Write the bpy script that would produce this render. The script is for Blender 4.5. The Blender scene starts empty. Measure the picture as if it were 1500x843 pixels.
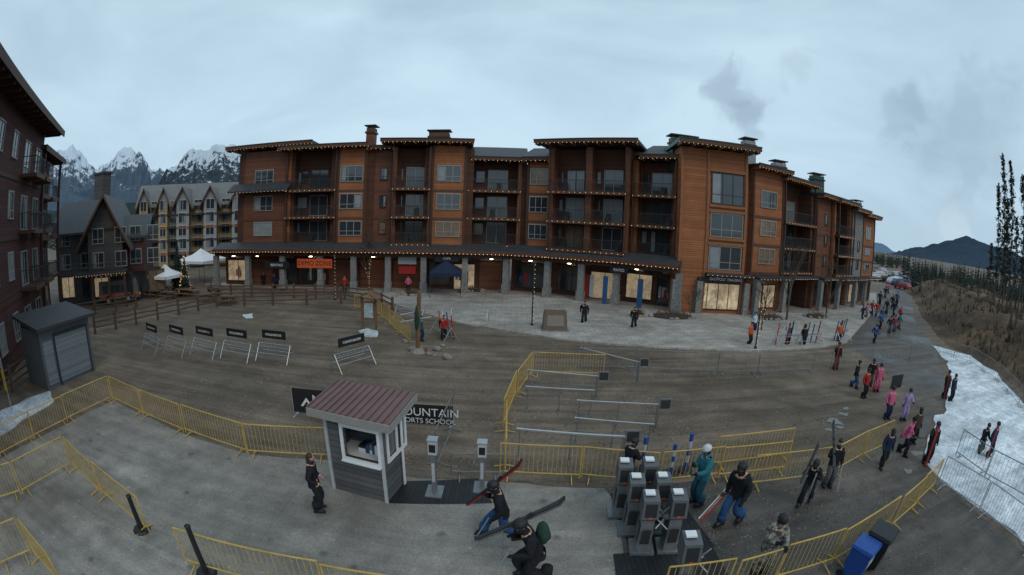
import bpy, bmesh, math, random
from mathutils import Vector, Matrix, noise
random.seed(7)
rnd=random.uniform
V=Vector
SC=bpy.context.scene
COL=SC.collection
# ------------------------------------------------------------------ camera
CAMH=7.0; P=math.radians(8.2); R=math.radians(2.0); FL=16.2; FPX=675.0
f0=V((0,math.cos(P),-math.sin(P))); u0=V((0,math.sin(P),math.cos(P))); r0=V((1,0,0))
right=r0*math.cos(R)+u0*math.sin(R); up=-r0*math.sin(R)+u0*math.cos(R)
cam=bpy.data.cameras.new('camera'); cobj=bpy.data.objects.new('camera',cam); COL.objects.link(cobj)
SC.camera=cobj
cam.type='PANO'; cam.sensor_width=36; cam.sensor_height=36*575/1024; cam.lens=16.2
cam.panorama_type='FISHEYE_EQUISOLID'; cam.fisheye_lens=FL; cam.fisheye_fov=3.6
cam.clip_start=.1; cam.clip_end=20000
M=Matrix((right,up,-f0)).transposed().to_4x4(); M.translation=V((0,0,CAMH)); cobj.matrix_world=M
# survey helpers: a sight line measured in the photograph is intersected with the ground
def ray(u,v):
    x=(u-750)/FPX; y=(421.5-v)/FPX
    r=math.hypot(x,y)+1e-9; th=2*math.asin(min(1,r/2)); s=math.sin(th)/r
    return (right*(x*s)+up*(y*s)+f0*math.cos(th))
def pt(u,v,z=0):
    d=ray(u,v)
    if d.z>-.012: d.z=-.012
    t=(CAMH-z)/-d.z
    return V((d.x*t,d.y*t,z))
def at(u,v,D):
    d=ray(u,v); h=math.hypot(d.x,d.y)
    return V((d.x/h*D,d.y/h*D,CAMH+D*d.z/h))
def zat(u,v,p):
    D=math.hypot(p[0],p[1]); return at(u,v,D).z
def on(poly,u,v=300):
    d=ray(u,v); n=len(poly)
    for i in range(n-1):
        a=poly[i]; b=poly[i+1]; e=b-a
        den=d.x*e.y-d.y*e.x
        if abs(den)<1e-9: continue
        s=(a.y*d.x-a.x*d.y)/-den
        if (s>=0 or i==0) and (s<=1 or i==n-2):
            p=a+e*s
            if p.x*d.x+p.y*d.y>0: return V((p.x,p.y,0))
    return poly[-1].copy()
# ------------------------------------------------------------------ materials
MC={}
def mat(name,col,rough=.7,var=.15,scale=3.,bump=.0,metal=0.,spec=.3,coord='Object',col2=None,detail=5,contrast=.25,emit=0,lines=None):
    if name in MC: return MC[name]
    m=bpy.data.materials.new(name); m.use_nodes=True; nt=m.node_tree; N=nt.nodes; L=nt.links
    b=N['Principled BSDF']; b.inputs['Roughness'].default_value=rough; b.inputs['Metallic'].default_value=metal
    b.inputs['Specular IOR Level'].default_value=spec
    tc=N.new('ShaderNodeTexCoord'); no=N.new('ShaderNodeTexNoise'); no.inputs['Scale'].default_value=scale
    no.inputs['Detail'].default_value=detail; no.inputs['Roughness'].default_value=.6
    L.new(tc.outputs[coord],no.inputs['Vector'])
    cr=N.new('ShaderNodeValToRGB'); cr.color_ramp.elements[0].position=.5-contrast; cr.color_ramp.elements[1].position=.5+contrast
    c1=[max(0,c*(1-var)) for c in col]; c2=col2 if col2 else [min(1,c*(1+var)) for c in col]
    if col2: c1=col
    cr.color_ramp.elements[0].color=(*c1,1); cr.color_ramp.elements[1].color=(*c2,1)
    L.new(no.outputs['Fac'],cr.inputs['Fac'])
    out=cr.outputs['Color']; hgt=no.outputs['Fac']
    if lines:
        axis,period,width,dark=lines
        sp=N.new('ShaderNodeSeparateXYZ'); L.new(tc.outputs['Object'],sp.inputs[0])
        d=N.new('ShaderNodeMath'); d.operation='DIVIDE'; L.new(sp.outputs[axis],d.inputs[0]); d.inputs[1].default_value=period
        fr=N.new('ShaderNodeMath'); fr.operation='FRACT'; L.new(d.outputs[0],fr.inputs[0])
        lt=N.new('ShaderNodeMath'); lt.operation='LESS_THAN'; L.new(fr.outputs[0],lt.inputs[0]); lt.inputs[1].default_value=width
        # each board its own tone
        fl=N.new('ShaderNodeMath'); fl.operation='FLOOR'; L.new(d.outputs[0],fl.inputs[0])
        wn=N.new('ShaderNodeTexWhiteNoise'); wn.noise_dimensions='1D'; L.new(fl.outputs[0],wn.inputs['W'])
        mr=N.new('ShaderNodeMapRange'); L.new(wn.outputs['Value'],mr.inputs[0]); mr.inputs[3].default_value=.82; mr.inputs[4].default_value=1.15
        vm=N.new('ShaderNodeVectorMath'); vm.operation='SCALE'; L.new(out,vm.inputs[0]); L.new(mr.outputs[0],vm.inputs['Scale'])
        mx=N.new('ShaderNodeMixRGB'); L.new(lt.outputs[0],mx.inputs[0]); L.new(vm.outputs[0],mx.inputs[1]); mx.inputs[2].default_value=(*[c*dark for c in col],1)
        out=mx.outputs[0]
    L.new(out,b.inputs['Base Color'])
    if bump>0:
        bp=N.new('ShaderNodeBump'); bp.inputs['Strength'].default_value=bump; bp.inputs['Distance'].default_value=.05
        L.new(hgt,bp.inputs['Height']); L.new(bp.outputs[0],b.inputs['Normal'])
    if emit:
        b.inputs['Emission Color'].default_value=(*col,1); b.inputs['Emission Strength'].default_value=emit
    MC[name]=m; return m
def groundmat(name,cols,scales,rough=(.75,.95),bump=.4,specks=0,grid=None,streak=0,lo=.36,hi=.64):
    """layered ground: large stains, medium mottling, fine grit, damp patches, wheel and foot tracks"""
    m=bpy.data.materials.new(name); m.use_nodes=True; nt=m.node_tree; N=nt.nodes; L=nt.links
    b=N['Principled BSDF']; tc=N.new('ShaderNodeTexCoord')
    def nz(s,det=6,dist=0,vec=None):
        n=N.new('ShaderNodeTexNoise'); n.inputs['Scale'].default_value=s; n.inputs['Detail'].default_value=det; n.inputs['Roughness'].default_value=.62
        n.inputs['Distortion'].default_value=dist; L.new(vec or tc.outputs['Object'],n.inputs['Vector']); return n
    a=nz(scales[0],6,.6); c=nz(scales[1]); f=nz(scales[2],4)
    r1=N.new('ShaderNodeValToRGB'); r1.color_ramp.elements[0].position=lo; r1.color_ramp.elements[1].position=hi
    r1.color_ramp.elements[0].color=(*cols[0],1); r1.color_ramp.elements[1].color=(*cols[1],1); L.new(a.outputs['Fac'],r1.inputs[0])
    def mul(src,fac,lo,hi,p0=.3,p1=.7):
        mr=N.new('ShaderNodeMapRange'); L.new(fac,mr.inputs[0]); mr.inputs[1].default_value=p0; mr.inputs[2].default_value=p1
        mr.inputs[3].default_value=lo; mr.inputs[4].default_value=hi
        vm=N.new('ShaderNodeVectorMath'); vm.operation='SCALE'; L.new(src,vm.inputs[0]); L.new(mr.outputs[0],vm.inputs['Scale']); return vm.outputs[0]
    o=mul(r1.outputs[0],c.outputs['Fac'],.74,1.24); o=mul(o,f.outputs['Fac'],.76,1.24)
    if streak:
        for rot,sc_ in((.35,(.12,1.5,1)),(-.5,(.10,1.1,1)),(1.3,(.1,1.3,1))):
            mp=N.new('ShaderNodeMapping'); mp.inputs['Rotation'].default_value=(0,0,rot); mp.inputs['Scale'].default_value=sc_; L.new(tc.outputs['Object'],mp.inputs['Vector'])
            s_=nz(1.0,5,.8,mp.outputs[0]); o=mul(o,s_.outputs['Fac'],1-streak,1+streak*.5,.38,.6)
    if specks:
        vo=N.new('ShaderNodeTexVoronoi'); vo.inputs['Scale'].default_value=specks; L.new(tc.outputs['Object'],vo.inputs['Vector'])
        o=mul(o,vo.outputs['Distance'],.6,1.05,.05,.16)
        vo=N.new('ShaderNodeTexVoronoi'); vo.inputs['Scale'].default_value=specks*1.7; L.new(tc.outputs['Object'],vo.inputs['Vector'])
        o=mul(o,vo.outputs['Distance'],1.5,1.0,.03,.12)
    if grid:
        br=N.new('ShaderNodeTexBrick'); br.inputs['Scale'].default_value=1; br.inputs['Brick Width'].default_value=grid[0]; br.inputs['Row Height'].default_value=grid[1]
        br.inputs['Mortar Size'].default_value=grid[2]; br.offset=grid[3]
        br.inputs['Color1'].default_value=(1,1,1,1); br.inputs['Color2'].default_value=(grid[5],)*3+(1,); br.inputs['Mortar'].default_value=(grid[4],)*3+(1,)
        L.new(tc.outputs['Object'],br.inputs['Vector'])
        mx=N.new('ShaderNodeMixRGB'); mx.blend_type='MULTIPLY'; mx.inputs[0].default_value=1; L.new(o,mx.inputs[1]); L.new(br.outputs['Color'],mx.inputs[2]); o=mx.outputs[0]
    L.new(o,b.inputs['Base Color'])
    mr=N.new('ShaderNodeMapRange'); L.new(a.outputs['Fac'],mr.inputs[0]); mr.inputs[1].default_value=.36; mr.inputs[2].default_value=.6; mr.inputs[3].default_value=rough[0]; mr.inputs[4].default_value=rough[1]
    L.new(mr.outputs[0],b.inputs['Roughness']); b.inputs['Specular IOR Level'].default_value=.22
    bp=N.new('ShaderNodeBump'); bp.inputs['Strength'].default_value=bump; bp.inputs['Distance'].default_value=.04
    ad=N.new('ShaderNodeMath'); ad.operation='ADD'; L.new(c.outputs['Fac'],ad.inputs[0]); L.new(f.outputs['Fac'],ad.inputs[1]); L.new(ad.outputs[0],bp.inputs['Height']); L.new(bp.outputs[0],b.inputs['Normal'])
    return m
cedar=mat('cedar_siding',(.33,.118,.048),.7,.2,.8,lines=(2,.19,.14,.35))
cedarD=mat('dark_cedar_siding',(.165,.063,.034),.7,.2,.8,lines=(2,.19,.14,.35))
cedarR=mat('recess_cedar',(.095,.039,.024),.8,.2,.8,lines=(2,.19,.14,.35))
trimw=mat('trim_brown',(.070,.034,.022),.6,.2,6)
fascia=mat('fascia_brown',(.10,.046,.027),.6,.2,4)
timber=mat('timber_orange',(.27,.105,.045),.6,.2,4)
roofm=mat('roof_dark',(.045,.047,.052),.6,.25,2,bump=.2)
roofg=mat('roof_green_metal',(.035,.07,.06),.45,.2,3)
metalg=mat('metal_grey',(.22,.23,.235),.45,.2,8,metal=.5)
alum=mat('aluminium',(.44,.45,.46),.4,.15,8,metal=.6)
cabin=mat('turnstile_steel',(.12,.125,.13),.4,.2,3,metal=.4)
dkmetal=mat('dark_metal',(.035,.034,.034),.5,.2,8)
glass=mat('window_glass',(.030,.038,.046),.06,.4,.25,spec=.9)
glassb=mat('window_glass_blind',(.22,.24,.25),.25,.3,.6,spec=.6)
glassl=mat('window_glass_lit',(.16,.11,.07),.15,.5,.8,spec=.7)
shopg=mat('shop_glass',(.03,.033,.036),.06,.5,.6,spec=.7)
shopl=mat('lit_shop_glass',(.50,.38,.24),.15,.75,1.3,spec=.5,emit=.32,contrast=.12)
wframe=mat('window_frame_pale',(.28,.265,.245),.5,.12,5)
wframed=mat('window_frame_dark',(.05,.032,.024),.5,.1,5)
stone=mat('stone_column',(.20,.195,.185),.85,.4,4,bump=.6)
white=mat('white_paint',(.72,.73,.74),.5,.06,5)
whited=mat('worn_white_paint',(.42,.43,.44),.5,.15,5)
black=mat('black_paint',(.018,.018,.02),.5,.2,5)
yellow=mat('yellow_paint',(.50,.33,.085),.5,.3,3)
orange=mat('orange_sign',(.62,.10,.03),.5,.1,3)
bulb=mat('warm_bulb',(1,.62,.30),.4,.0,1,emit=1.7)
railm=mat('rail_metal',(.04,.038,.037),.5,.1,4)
redsid=mat('dark_red_siding',(.078,.029,.026),.75,.2,1,lines=(2,.2,.12,.4))
greysid=mat('grey_siding',(.075,.07,.068),.75,.2,1,lines=(2,.2,.12,.5))
booths=mat('booth_siding',(.10,.102,.107),.7,.15,2,lines=(2,.17,.1,.35))
boothroof=mat('booth_roof_metal',(.15,.085,.080),.45,.18,2)
condoy=mat('condo_yellow',(.42,.27,.10),.8,.1,1)
condow=mat('condo_grey',(.30,.30,.30),.8,.1,1)
shutter=mat('roller_shutter',(.24,.26,.28),.5,.08,2,metal=.3,lines=(2,.11,.2,.6))
wood=mat('weathered_wood',(.16,.09,.05),.8,.3,5,bump=.3)
fencew=mat('fence_wood',(.10,.062,.042),.85,.3,5,bump=.3)
skin=mat('skin',(.50,.29,.21),.55,.08,10)
hairm=mat('hair',(.05,.03,.02),.6,.3,30)
bluep=mat('blue_plastic',(.02,.07,.28),.4,.1,4)
blackp=mat('black_plastic',(.02,.02,.022),.4,.2,4)
matm=mat('rubber_mat',(.02,.021,.023),.55,.3,3,bump=.2,lines=(0,.12,.2,.5))
rockm=mat('rock',(.24,.215,.19),.9,.4,3,bump=.6)
bark=mat('bark',(.09,.07,.055),.9,.3,6,bump=.4)
twig=mat('twigs',(.085,.07,.058),.9,.3,6)
needle=mat('conifer_needles',(.017,.026,.020),.9,.6,1.5,bump=.2)
leafm=mat('aspen_foliage',(.036,.044,.032),.9,.5,1.5)
brush=mat('dry_brush',(.12,.075,.038),.95,.5,2)
def cloth(name,c): return mat('cloth_'+name,c,.8,.25,9,bump=.3,spec=.15)
CL=dict(black=cloth('black',(.018,.018,.021)),navy=cloth('navy',(.02,.03,.06)),blue=cloth('blue',(.03,.08,.19)),teal=cloth('teal',(.03,.15,.18)),tealp=cloth('teal_dark',(.025,.08,.11)),
 red=cloth('red',(.33,.03,.025)),pink=cloth('pink',(.55,.12,.22)),lilac=cloth('lilac',(.32,.25,.42)),grey=cloth('grey',(.10,.10,.10)),orange=cloth('orange',(.5,.09,.03)),
 white=cloth('white',(.55,.55,.55)),green=cloth('green',(.025,.055,.04)),camo=mat('cloth_camo',(.05,.055,.045),.8,.2,9,col2=(.28,.26,.22),contrast=.06),brown=cloth('brown',(.06,.04,.03)))
# ------------------------------------------------------------------ mesh builder
class MB:
    def __init__(s): s.v=[];s.f=[];s.m=[];s.mats=[];s.sm=[]
    def mi(s,m):
        if m not in s.mats: s.mats.append(m)
        return s.mats.index(m)
    def add(s,vs,fs,m,smooth=False):
        o=len(s.v); k=s.mi(m); s.v+= [V(p) for p in vs]
        for f in fs: s.f.append([i+o for i in f]); s.m.append(k); s.sm.append(smooth)
    def hexa(s,c,m):
        s.add(c,[(3,2,1,0),(4,5,6,7),(0,1,5,4),(1,2,6,5),(2,3,7,6),(3,0,4,7)],m)
    def fbox(s,fr,a0,a1,d0,d1,z0,z1,m):
        s.hexa([fr(a0,d1,z0),fr(a1,d1,z0),fr(a1,d0,z0),fr(a0,d0,z0),fr(a0,d1,z1),fr(a1,d1,z1),fr(a1,d0,z1),fr(a0,d0,z1)],m)
    def beam(s,p,q,r1,m,r2=None,n=4,smooth=False,caps=True):
        p=V(p);q=V(q); r2=r1 if r2 is None else r2
        d=(q-p)
        if d.length<1e-6: return
        d.normalize(); a=d.cross(V((0,0,1)))
        if a.length<.05: a=d.cross(V((0,1,0)))
        a.normalize(); b=a.cross(d); vs=[]
        for c,r in ((p,r1),(q,r2)):
            for i in range(n):
                t=2*math.pi*(i+.5)/n; vs.append(c+a*(r*math.cos(t))+b*(r*math.sin(t)))
        fs=[(i,(i+1)%n,n+(i+1)%n,n+i) for i in range(n)]
        if caps: fs+=[tuple(range(n-1,-1,-1)),tuple(range(n,2*n))]
        s.add(vs,fs,m,smooth)
    def ell(s,c,rad,m,seg=10,rings=6,T=None,zmin=-1.,fn=None):
        c=V(c); vs=[];fs=[]
        for j in range(rings+1):
            ph=math.pi*j/rings; z=max(zmin,math.cos(ph)); rr=math.sin(ph) if z>zmin else math.sqrt(max(0,1-zmin*zmin))*(1 if math.cos(ph)>zmin else max(0,1-(zmin-math.cos(ph))*3))
            for i in range(seg):
                t=2*math.pi*i/seg; p=V((rad[0]*rr*math.cos(t),rad[1]*rr*math.sin(t),rad[2]*z))
                if fn: p=fn(p)
                p=p+c
                if T: p=T@p
                vs.append(p)
        for j in range(rings):
            for i in range(seg):
                a=j*seg+i;b=j*seg+(i+1)%seg; fs.append((a,a+seg,b+seg,b))
        s.add(vs,fs,m,True)
    def make(s,name,parent=None,origin=None):
        if not s.v: return None
        if origin is None:
            xs=[p.x for p in s.v];ys=[p.y for p in s.v];zs=[p.z for p in s.v]
            origin=V(((min(xs)+max(xs))/2,(min(ys)+max(ys))/2,min(zs)))
        me=bpy.data.meshes.new(name); me.from_pydata([p-origin for p in s.v],[],s.f)
        for m in s.mats: me.materials.append(m)
        me.polygons.foreach_set('material_index',s.m); me.polygons.foreach_set('use_smooth',s.sm); me.update()
        o=bpy.data.objects.new(name,me); COL.objects.link(o); o.location=origin
        if parent: o.parent=parent; o.location=origin-parent.location
        return o
class Grp:
    def __init__(s,name,loc): 
        s.e=bpy.data.objects.new(name,None); COL.objects.link(s.e); s.e.location=V(loc); s.e.empty_display_size=.3; s.p={}
    def __getitem__(s,k):
        if k not in s.p: s.p[k]=MB()
        return s.p[k]
    def done(s,zero=False):
        for k,b in s.p.items(): b.make(k,s.e)
def frame(P0,P1,zb=0):
    e=(P1-P0); e.z=0; w=e.length; e.normalize(); n=V((e.y,-e.x,0))
    mid=(P0+P1)/2
    if n.dot(V((-mid.x,-mid.y,0)))<0: n=-n
    o=V((P0.x,P0.y,zb))
    def fr(a,d,z): return o+e*a+n*d+V((0,0,z))
    fr.w=w; fr.e=e; fr.n=n
    return fr
def text(s,p,e,n,size,m,parent,name='lettering'):
    cu=bpy.data.curves.new(name,'FONT'); cu.body=s; cu.size=size; cu.extrude=.004; cu.align_x='CENTER'; cu.align_y='CENTER'
    o=bpy.data.objects.new(name,cu); COL.objects.link(o); cu.materials.append(m)
    zz=n.normalized(); x=e.normalized()
    if x.cross(V((0,0,1))).dot(zz)<0: x=-x
    y=zz.cross(x)
    mt=Matrix((x,y,zz)).transposed().to_4x4(); mt.translation=p
    if parent: mt.translation=V(p)-parent.location; o.parent=parent
    o.matrix_local=mt
    return o
# ------------------------------------------------------------------ people (skinned skeletons, built first)
JOBS=[]
def ik(a,c,l1,l2,bend):
    a=V(a);c=V(c); d=c-a; L=min(d.length,l1+l2-.002); d=d.normalized(); c=a+d*L
    x=(l1*l1-l2*l2+L*L)/(2*L); h=math.sqrt(max(0,l1*l1-x*x)); b=V(bend); b=b-d*b.dot(d)
    b=b.normalized() if b.length>1e-4 else V((0,1,0))
    return a+d*x+b*h, c
ARMS={'down':(.30,.04,.90),'sf':(.28,.24,.94),'sb':(.29,-.2,.93),'hold':(.19,.24,1.36),'fwd':(.17,.40,1.14),'phone':(.07,.32,1.26),'pocket':(.22,.15,1.0),'reach':(.24,.52,1.22),'up':(.30,.10,1.62)}
def person(name,u,vf,vh,face,jc,pc,hat='helmet',pose='stand',arms=('down','down'),lean=0,gear=None,hm=None,pack=None,hr=(1.5,2.0)):
    base=pt(u,vf); H=min(hr[1],max(hr[0],zat(u,vh,base)))
    JOBS.append(dict(name=name,base=base,H=H,face=face,jc=CL[jc],pc=CL[pc],hat=hat,pose=pose,arms=arms,lean=lean,gear=gear,hm=hm,pack=pack,near=(base.length<19)))
def build_people():
    for J in JOBS:
        A={'stand':(.02,0),'walk':(.24,.03),'wide':(.42,.12),'crouch':(.16,.22)}[J['pose']]
        drop=A[1]; st=A[0]; pz=.94-drop
        ln=math.radians(J['lean']+(6 if J['pose'] in('walk','wide') else 0))
        piv=V((0,0,pz))
        def tr(p,k=1,ln=ln,piv=piv):
            p=V(p)-V((0,0,.94)); c=math.cos(ln*k); s_=math.sin(ln*k)
            return V((p.x,p.y*c+p.z*s_,p.z*c-p.y*s_))+piv
        j=[V((0,0,pz)),tr((0,0,1.08)),tr((0,.0,1.30)),tr((0,0,1.44)),tr((0,.015,1.53))]
        rad=[.185,.182,.205,.125,.068]
        ed=[(0,1),(1,2),(2,3),(3,4)]; lab=['j','j','j','s']
        hands=[]
        for sx,am in ((-1,J['arms'][0]),(1,J['arms'][1])):
            sh=tr((sx*.20,0,1.39)); t=ARMS[am]
            wr=tr((sx*t[0],t[1],t[2]),1 if am in('hold','phone','pocket') else .6)
            el,wr=ik(sh,wr,.29,.26,(sx*.5,-.8,-.5))
            d=(wr-el).normalized(); pa=wr+d*.07
            i=len(j); j+=[sh,el,wr,pa]; rad+=[.108,.084,.060,.040]
            ed+=[(2,i),(i,i+1),(i+1,i+2),(i+2,i+3)]; lab+=['j','j','j','g']; hands.append((wr,pa,d,sx))
        for sx in (-1,1):
            hp=V((sx*.10,0,pz-.04)); y=st*sx if st>.1 else .0
            lift=.0 if y>=0 else min(.12,abs(y)*.3)
            kn,an=ik(hp,(sx*.125,y,.095+lift),.43,.42,(0,1,.1)); 
            i=len(j); j+=[hp,kn,an,V((an.x+sx*.02,an.y+.17,max(.05,an.z-.05-lift*.8)))]; rad+=[.135,.108,.098,.058]
            ed+=[(0,i),(i,i+1),(i+1,i+2),(i+2,i+3)]; lab+=['p','p','p','b']
        me=bpy.data.meshes.new('t'); me.from_pydata(j,ed,[]); o=bpy.data.objects.new('t',me); COL.objects.link(o)
        sk=o.modifiers.new('k','SKIN'); sk.use_smooth_shade=True
        for k,vv in enumerate(me.skin_vertices[0].data):
            vv.radius=(rad[k],rad[k]*(.78 if k in(0,1,2) else 1)); vv.use_root=(k==0)
        ss=o.modifiers.new('s','SUBSURF'); ss.levels=2 if J['near'] else 1
        J['j']=j;J['ed']=ed;J['lab']=lab;J['o']=o;J['hands']=hands;J['tr']=tr
    bpy.context.view_layer.update(); dg=bpy.context.evaluated_depsgraph_get()
    for J in JOBS:
        J['me']=bpy.data.meshes.new_from_object(J['o'].evaluated_get(dg))
    for J in JOBS:
        bpy.data.objects.remove(J['o'])
        me=J['me']; base=J['base']; s=J['H']/1.78
        e=bpy.data.objects.new(J['name'],None); COL.objects.link(e); e.location=base; e.empty_display_size=.3
        T=Matrix.Rotation(-math.radians(J['face']),4,'Z')@Matrix.Scale(s,4)
        glove=CL['black'] if J['hat']!='hair' else skin
        me.materials.clear()
        for m in (J['jc'],J['pc'],blackp,glove,skin): me.materials.append(m)
        ix={'j':0,'p':1,'b':2,'g':3,'s':4}; j=J['j']
        # cloth folds: small displacement along the normal
        for v in me.vertices:
            if J['near'] and v.co.z<1.42: v.co+=v.normal*(noise.noise(v.co*9+V((base.x,0,0)))*.014)
        for p in me.polygons:
            c=p.center; best=9;bl='j'
            for (a,b),l in zip(J['ed'],J['lab']):
                A=j[a];d=j[b]-A; t=max(0,min(1,(c-A).dot(d)/d.length_squared)); q=(A+d*t-c).length
                if q<best: best=q;bl=l
            if bl=='j' and c.z<j[0].z-.1 and abs(c.x)<.2: bl='p'
            if bl=='p' and c.z>j[0].z-.06: bl='j'
            if bl=='p' and c.z<.17: bl='b'
            p.material_index=ix[bl]; p.use_smooth=True
        me.transform(T)
        ob=bpy.data.objects.new('body',me); COL.objects.link(ob); ob.parent=e
        hb=MB(); tr=J['tr']
        hc=tr((0,.03,1.655)); q=Matrix.Translation(hc)
        look=Matrix.Rotation(math.radians(-(22 if 'phone' in J['arms'] else J['lean']*.3)),4,'X')
        W=T@q@look
        def face(p):
            if p.y>0 and p.z<0: p=V((p.x*(1-.25*abs(p.z)/.12),p.y,p.z))
            return p
        hb.ell((0,0,0),(.076,.095,.118),skin,12,9,W,fn=face)
        hb.ell((0,.098,-.015),(.013,.022,.026),skin,6,5,W)
        for sx in(-1,1):
            hb.ell((sx*.030,.083,.012),(.014,.010,.008),black,6,4,W); hb.ell((sx*.079,0,-.005),(.012,.024,.034),skin,6,5,W)
        hb.ell((0,.088,-.058),(.024,.009,.007),CL['red'],6,4,W)
        hat=J['hat']; hm=CL[J['hm']] if J['hm'] else black
        if hat=='helmet':
            hb.ell((0,-.008,.032),(.122,.142,.132),hm,14,10,W,zmin=-.25)
            hb.ell((0,.078,.012),(.082,.052,.044),blackp,10,6,W); hb.ell((0,.098,.016),(.066,.040,.032),glass,10,6,W)
            for sx in(-1,1): hb.ell((sx*.090,0,-.03),(.026,.050,.058),blackp,6,5,W)
            if J['near']: hb.ell((0,.045,-.085),(.085,.075,.05),J['jc'],10,6,W)
        elif hat=='beanie':
            hb.ell((0,-.006,.040),(.092,.108,.105),hm,12,8,W,zmin=-.2); hb.ell((0,0,.15),(.025,.025,.025),hm,6,5,W)
        elif hat=='hair':
            hb.ell((0,-.020,.022),(.090,.104,.114),hairm,12,8,W,zmin=-.15); hb.ell((0,-.080,-.09),(.085,.055,.17),hairm,8,6,W)
            for sx in(-1,1): hb.ell((sx*.075,-.02,-.09),(.028,.045,.14),hairm,8,6,W)
        # collar
        c0=T@tr((0,.01,1.455)); hb.beam(c0,T@tr((0,.012,1.550)),.100*s,J['jc'],.083*s,10,True)
        # hands: four fingers and thumb, slightly curled
        for wr,pa,d,sx in J['hands']:
            side=d.cross(V((0,0,1))); 
            if side.length<.2: side=V((0,1,0))
            side.normalize(); nn=side.cross(d).normalized()
            r=.0125 if glove!=skin else .009
            for k,(off,ln_) in enumerate(((-.028,.040),(-.0095,.047),(.0095,.044),(.028,.034))):
                a=pa+side*off; b=a+d*ln_-nn*.008; c=b+d*ln_*.5-nn*ln_*.7
                hb.beam(T@a,T@b,r*s,glove,r*.92*s,6,True); hb.beam(T@b,T@c,r*.92*s,glove,r*.7*s,6,True)
            a=wr+d*.03-side*.03; b=a+d*.032-side*.026; hb.beam(T@a,T@b,r*1.1*s,glove,r*s,6,True); hb.beam(T@b,T@(b+d*.028-nn*.01),r*s,glove,r*.75*s,6,True)
        def fin(b,nm):
            if not b.v: return
            o=b.make(nm,None,V((0,0,0))); o.parent=e
        fin(hb,'head_and_hands')
        db=MB()
        for k in (len(j)-6,len(j)-2):
            an=j[k]; to=j[k+1]; dd=(to-an); dd.z=0; dd.normalize()
            z0=max(.0,to.z-.05)
            fr=lambda a,d_,z: T@(V((an.x,an.y,z0))+dd*a+V((-dd.y,dd.x,0))*d_+V((0,0,z)))
            db.hexa([fr(-.12,-.058,0),fr(.22,-.05,0),fr(.22,.05,0),fr(-.12,.058,0),fr(-.11,-.058,.07),fr(.20,-.045,.05),fr(.20,.045,.05),fr(-.11,.058,.07)],blackp)
            db.beam(T@V((an.x,an.y-.01,z0+.05)),T@V((an.x,an.y-.03,z0+.30)),.082*s,blackp,.105*s,9,True)
            # trouser cuff over the boot
            db.beam(T@V((an.x,an.y-.01,z0+.16)),T@V((an.x,an.y-.02,z0+.34)),.118*s,J['pc'],.108*s,10,True)
        # jacket hem
        n_=12
        vs=[];
        for z,rx,ry in((-.13,.215,.165),(.02,.205,.155)):
            for i in range(n_): a=6.283*i/n_; vs.append(T@(j[0]+V((rx*math.cos(a),ry*math.sin(a),z))))
        db.add(vs,[(i,(i+1)%n_,n_+(i+1)%n_,n_+i) for i in range(n_)],J['jc'],True)
        fin(db,'boots_and_hem')
        g=J['gear']; gb=MB(); sh=tr((.18,0,1.53)) ; 
        def ski(a,b,m,w=.05,th=.012):
            a=V(a);b=V(b); d=(b-a).normalized(); L=(b-a).length
            sd=d.cross(V((0,0,1))); sd=sd.normalized() if sd.length>.1 else V((1,0,0)); up_=sd.cross(d)
            secs=[(0,.02,.7),(.04,.0,.95),(.3,0,.9),(.5,.0,.8),(.75,0,.95),(.92,.0,1.1),(1.,.06,.35)]
            vs=[];fs=[]
            for t,rz,ww in secs:
                c=a+d*L*t+up_*rz
                for su,sn in((-1,-1),(1,-1),(1,1),(-1,1)): vs.append(T@(c+sd*w*ww*su+up_*th*sn))
            for i in range(len(secs)-1):
                for k in range(4): fs.append((i*4+k,i*4+(k+1)%4,i*4+4+(k+1)%4,i*4+4+k))
            fs+=[(3,2,1,0),tuple(range(len(vs)-4,len(vs)))]
            gb.add(vs,fs,m)
            # binding
            c=a.lerp(b,.52); 
            for t in(-.12,.10): gb.beam(T@(c+d*t+up_*.01),T@(c+d*(t+.09)+up_*.035),.032*s,blackp,.028*s,5)
        if g and g.startswith('shoulder'):
            m1={'red':CL['red'],'grey':CL['grey'],'teal':CL['teal'],'white':CL['white']}[g.split('_')[1]]
            dy,dz=(.62,.55) if 'steep' in g else (.80,.30)
            for k in(0,1):
                ski(sh+V((.03+k*.025,dy,-dz+k*.03)),sh+V((.03+k*.03,-dy,dz+k*.03+.05)),m1 if not k else blackp,.045)
        elif g=='upright':
            hx=J['hands'][1][1]
            for k in(0,1): ski((hx.x+.05,hx.y+.04+k*.03,.02),(hx.x+.07,hx.y+.06+k*.03,1.72),CL['red'] if k else CL['grey'])
        elif g and g.startswith('board'):
            mm=CL['pink'] if 'pink' in g else (CL['blue'] if 'blue' in g else CL['grey'])
            hx=J['hands'][0][1]; ski((hx.x-.03,hx.y-.62,.62),(hx.x-.03,hx.y+.75,1.0),mm,.13,.01)
        elif g=='carry':
            hx=J['hands'][1][1]
            for k in(0,1): ski((hx.x+.02+k*.03,hx.y+.80,.35),(hx.x+.02+k*.03,hx.y-.7,1.15),CL['white'] if k else CL['red'])
        elif g=='onski':
            for k in(-1,1): ski((k*.12,-.7,.03),(k*.12,.95,.03),CL['grey'])
            for hh in J['hands']: gb.beam(T@hh[1],T@V((hh[1].x*1.2,hh[1].y-.25,.02)),.009,blackp)
        elif g=='poles':
            for hh in J['hands']: gb.beam(T@hh[1],T@V((hh[1].x*1.3,hh[1].y-.1,.02)),.009*s,alum,None,5)
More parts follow.
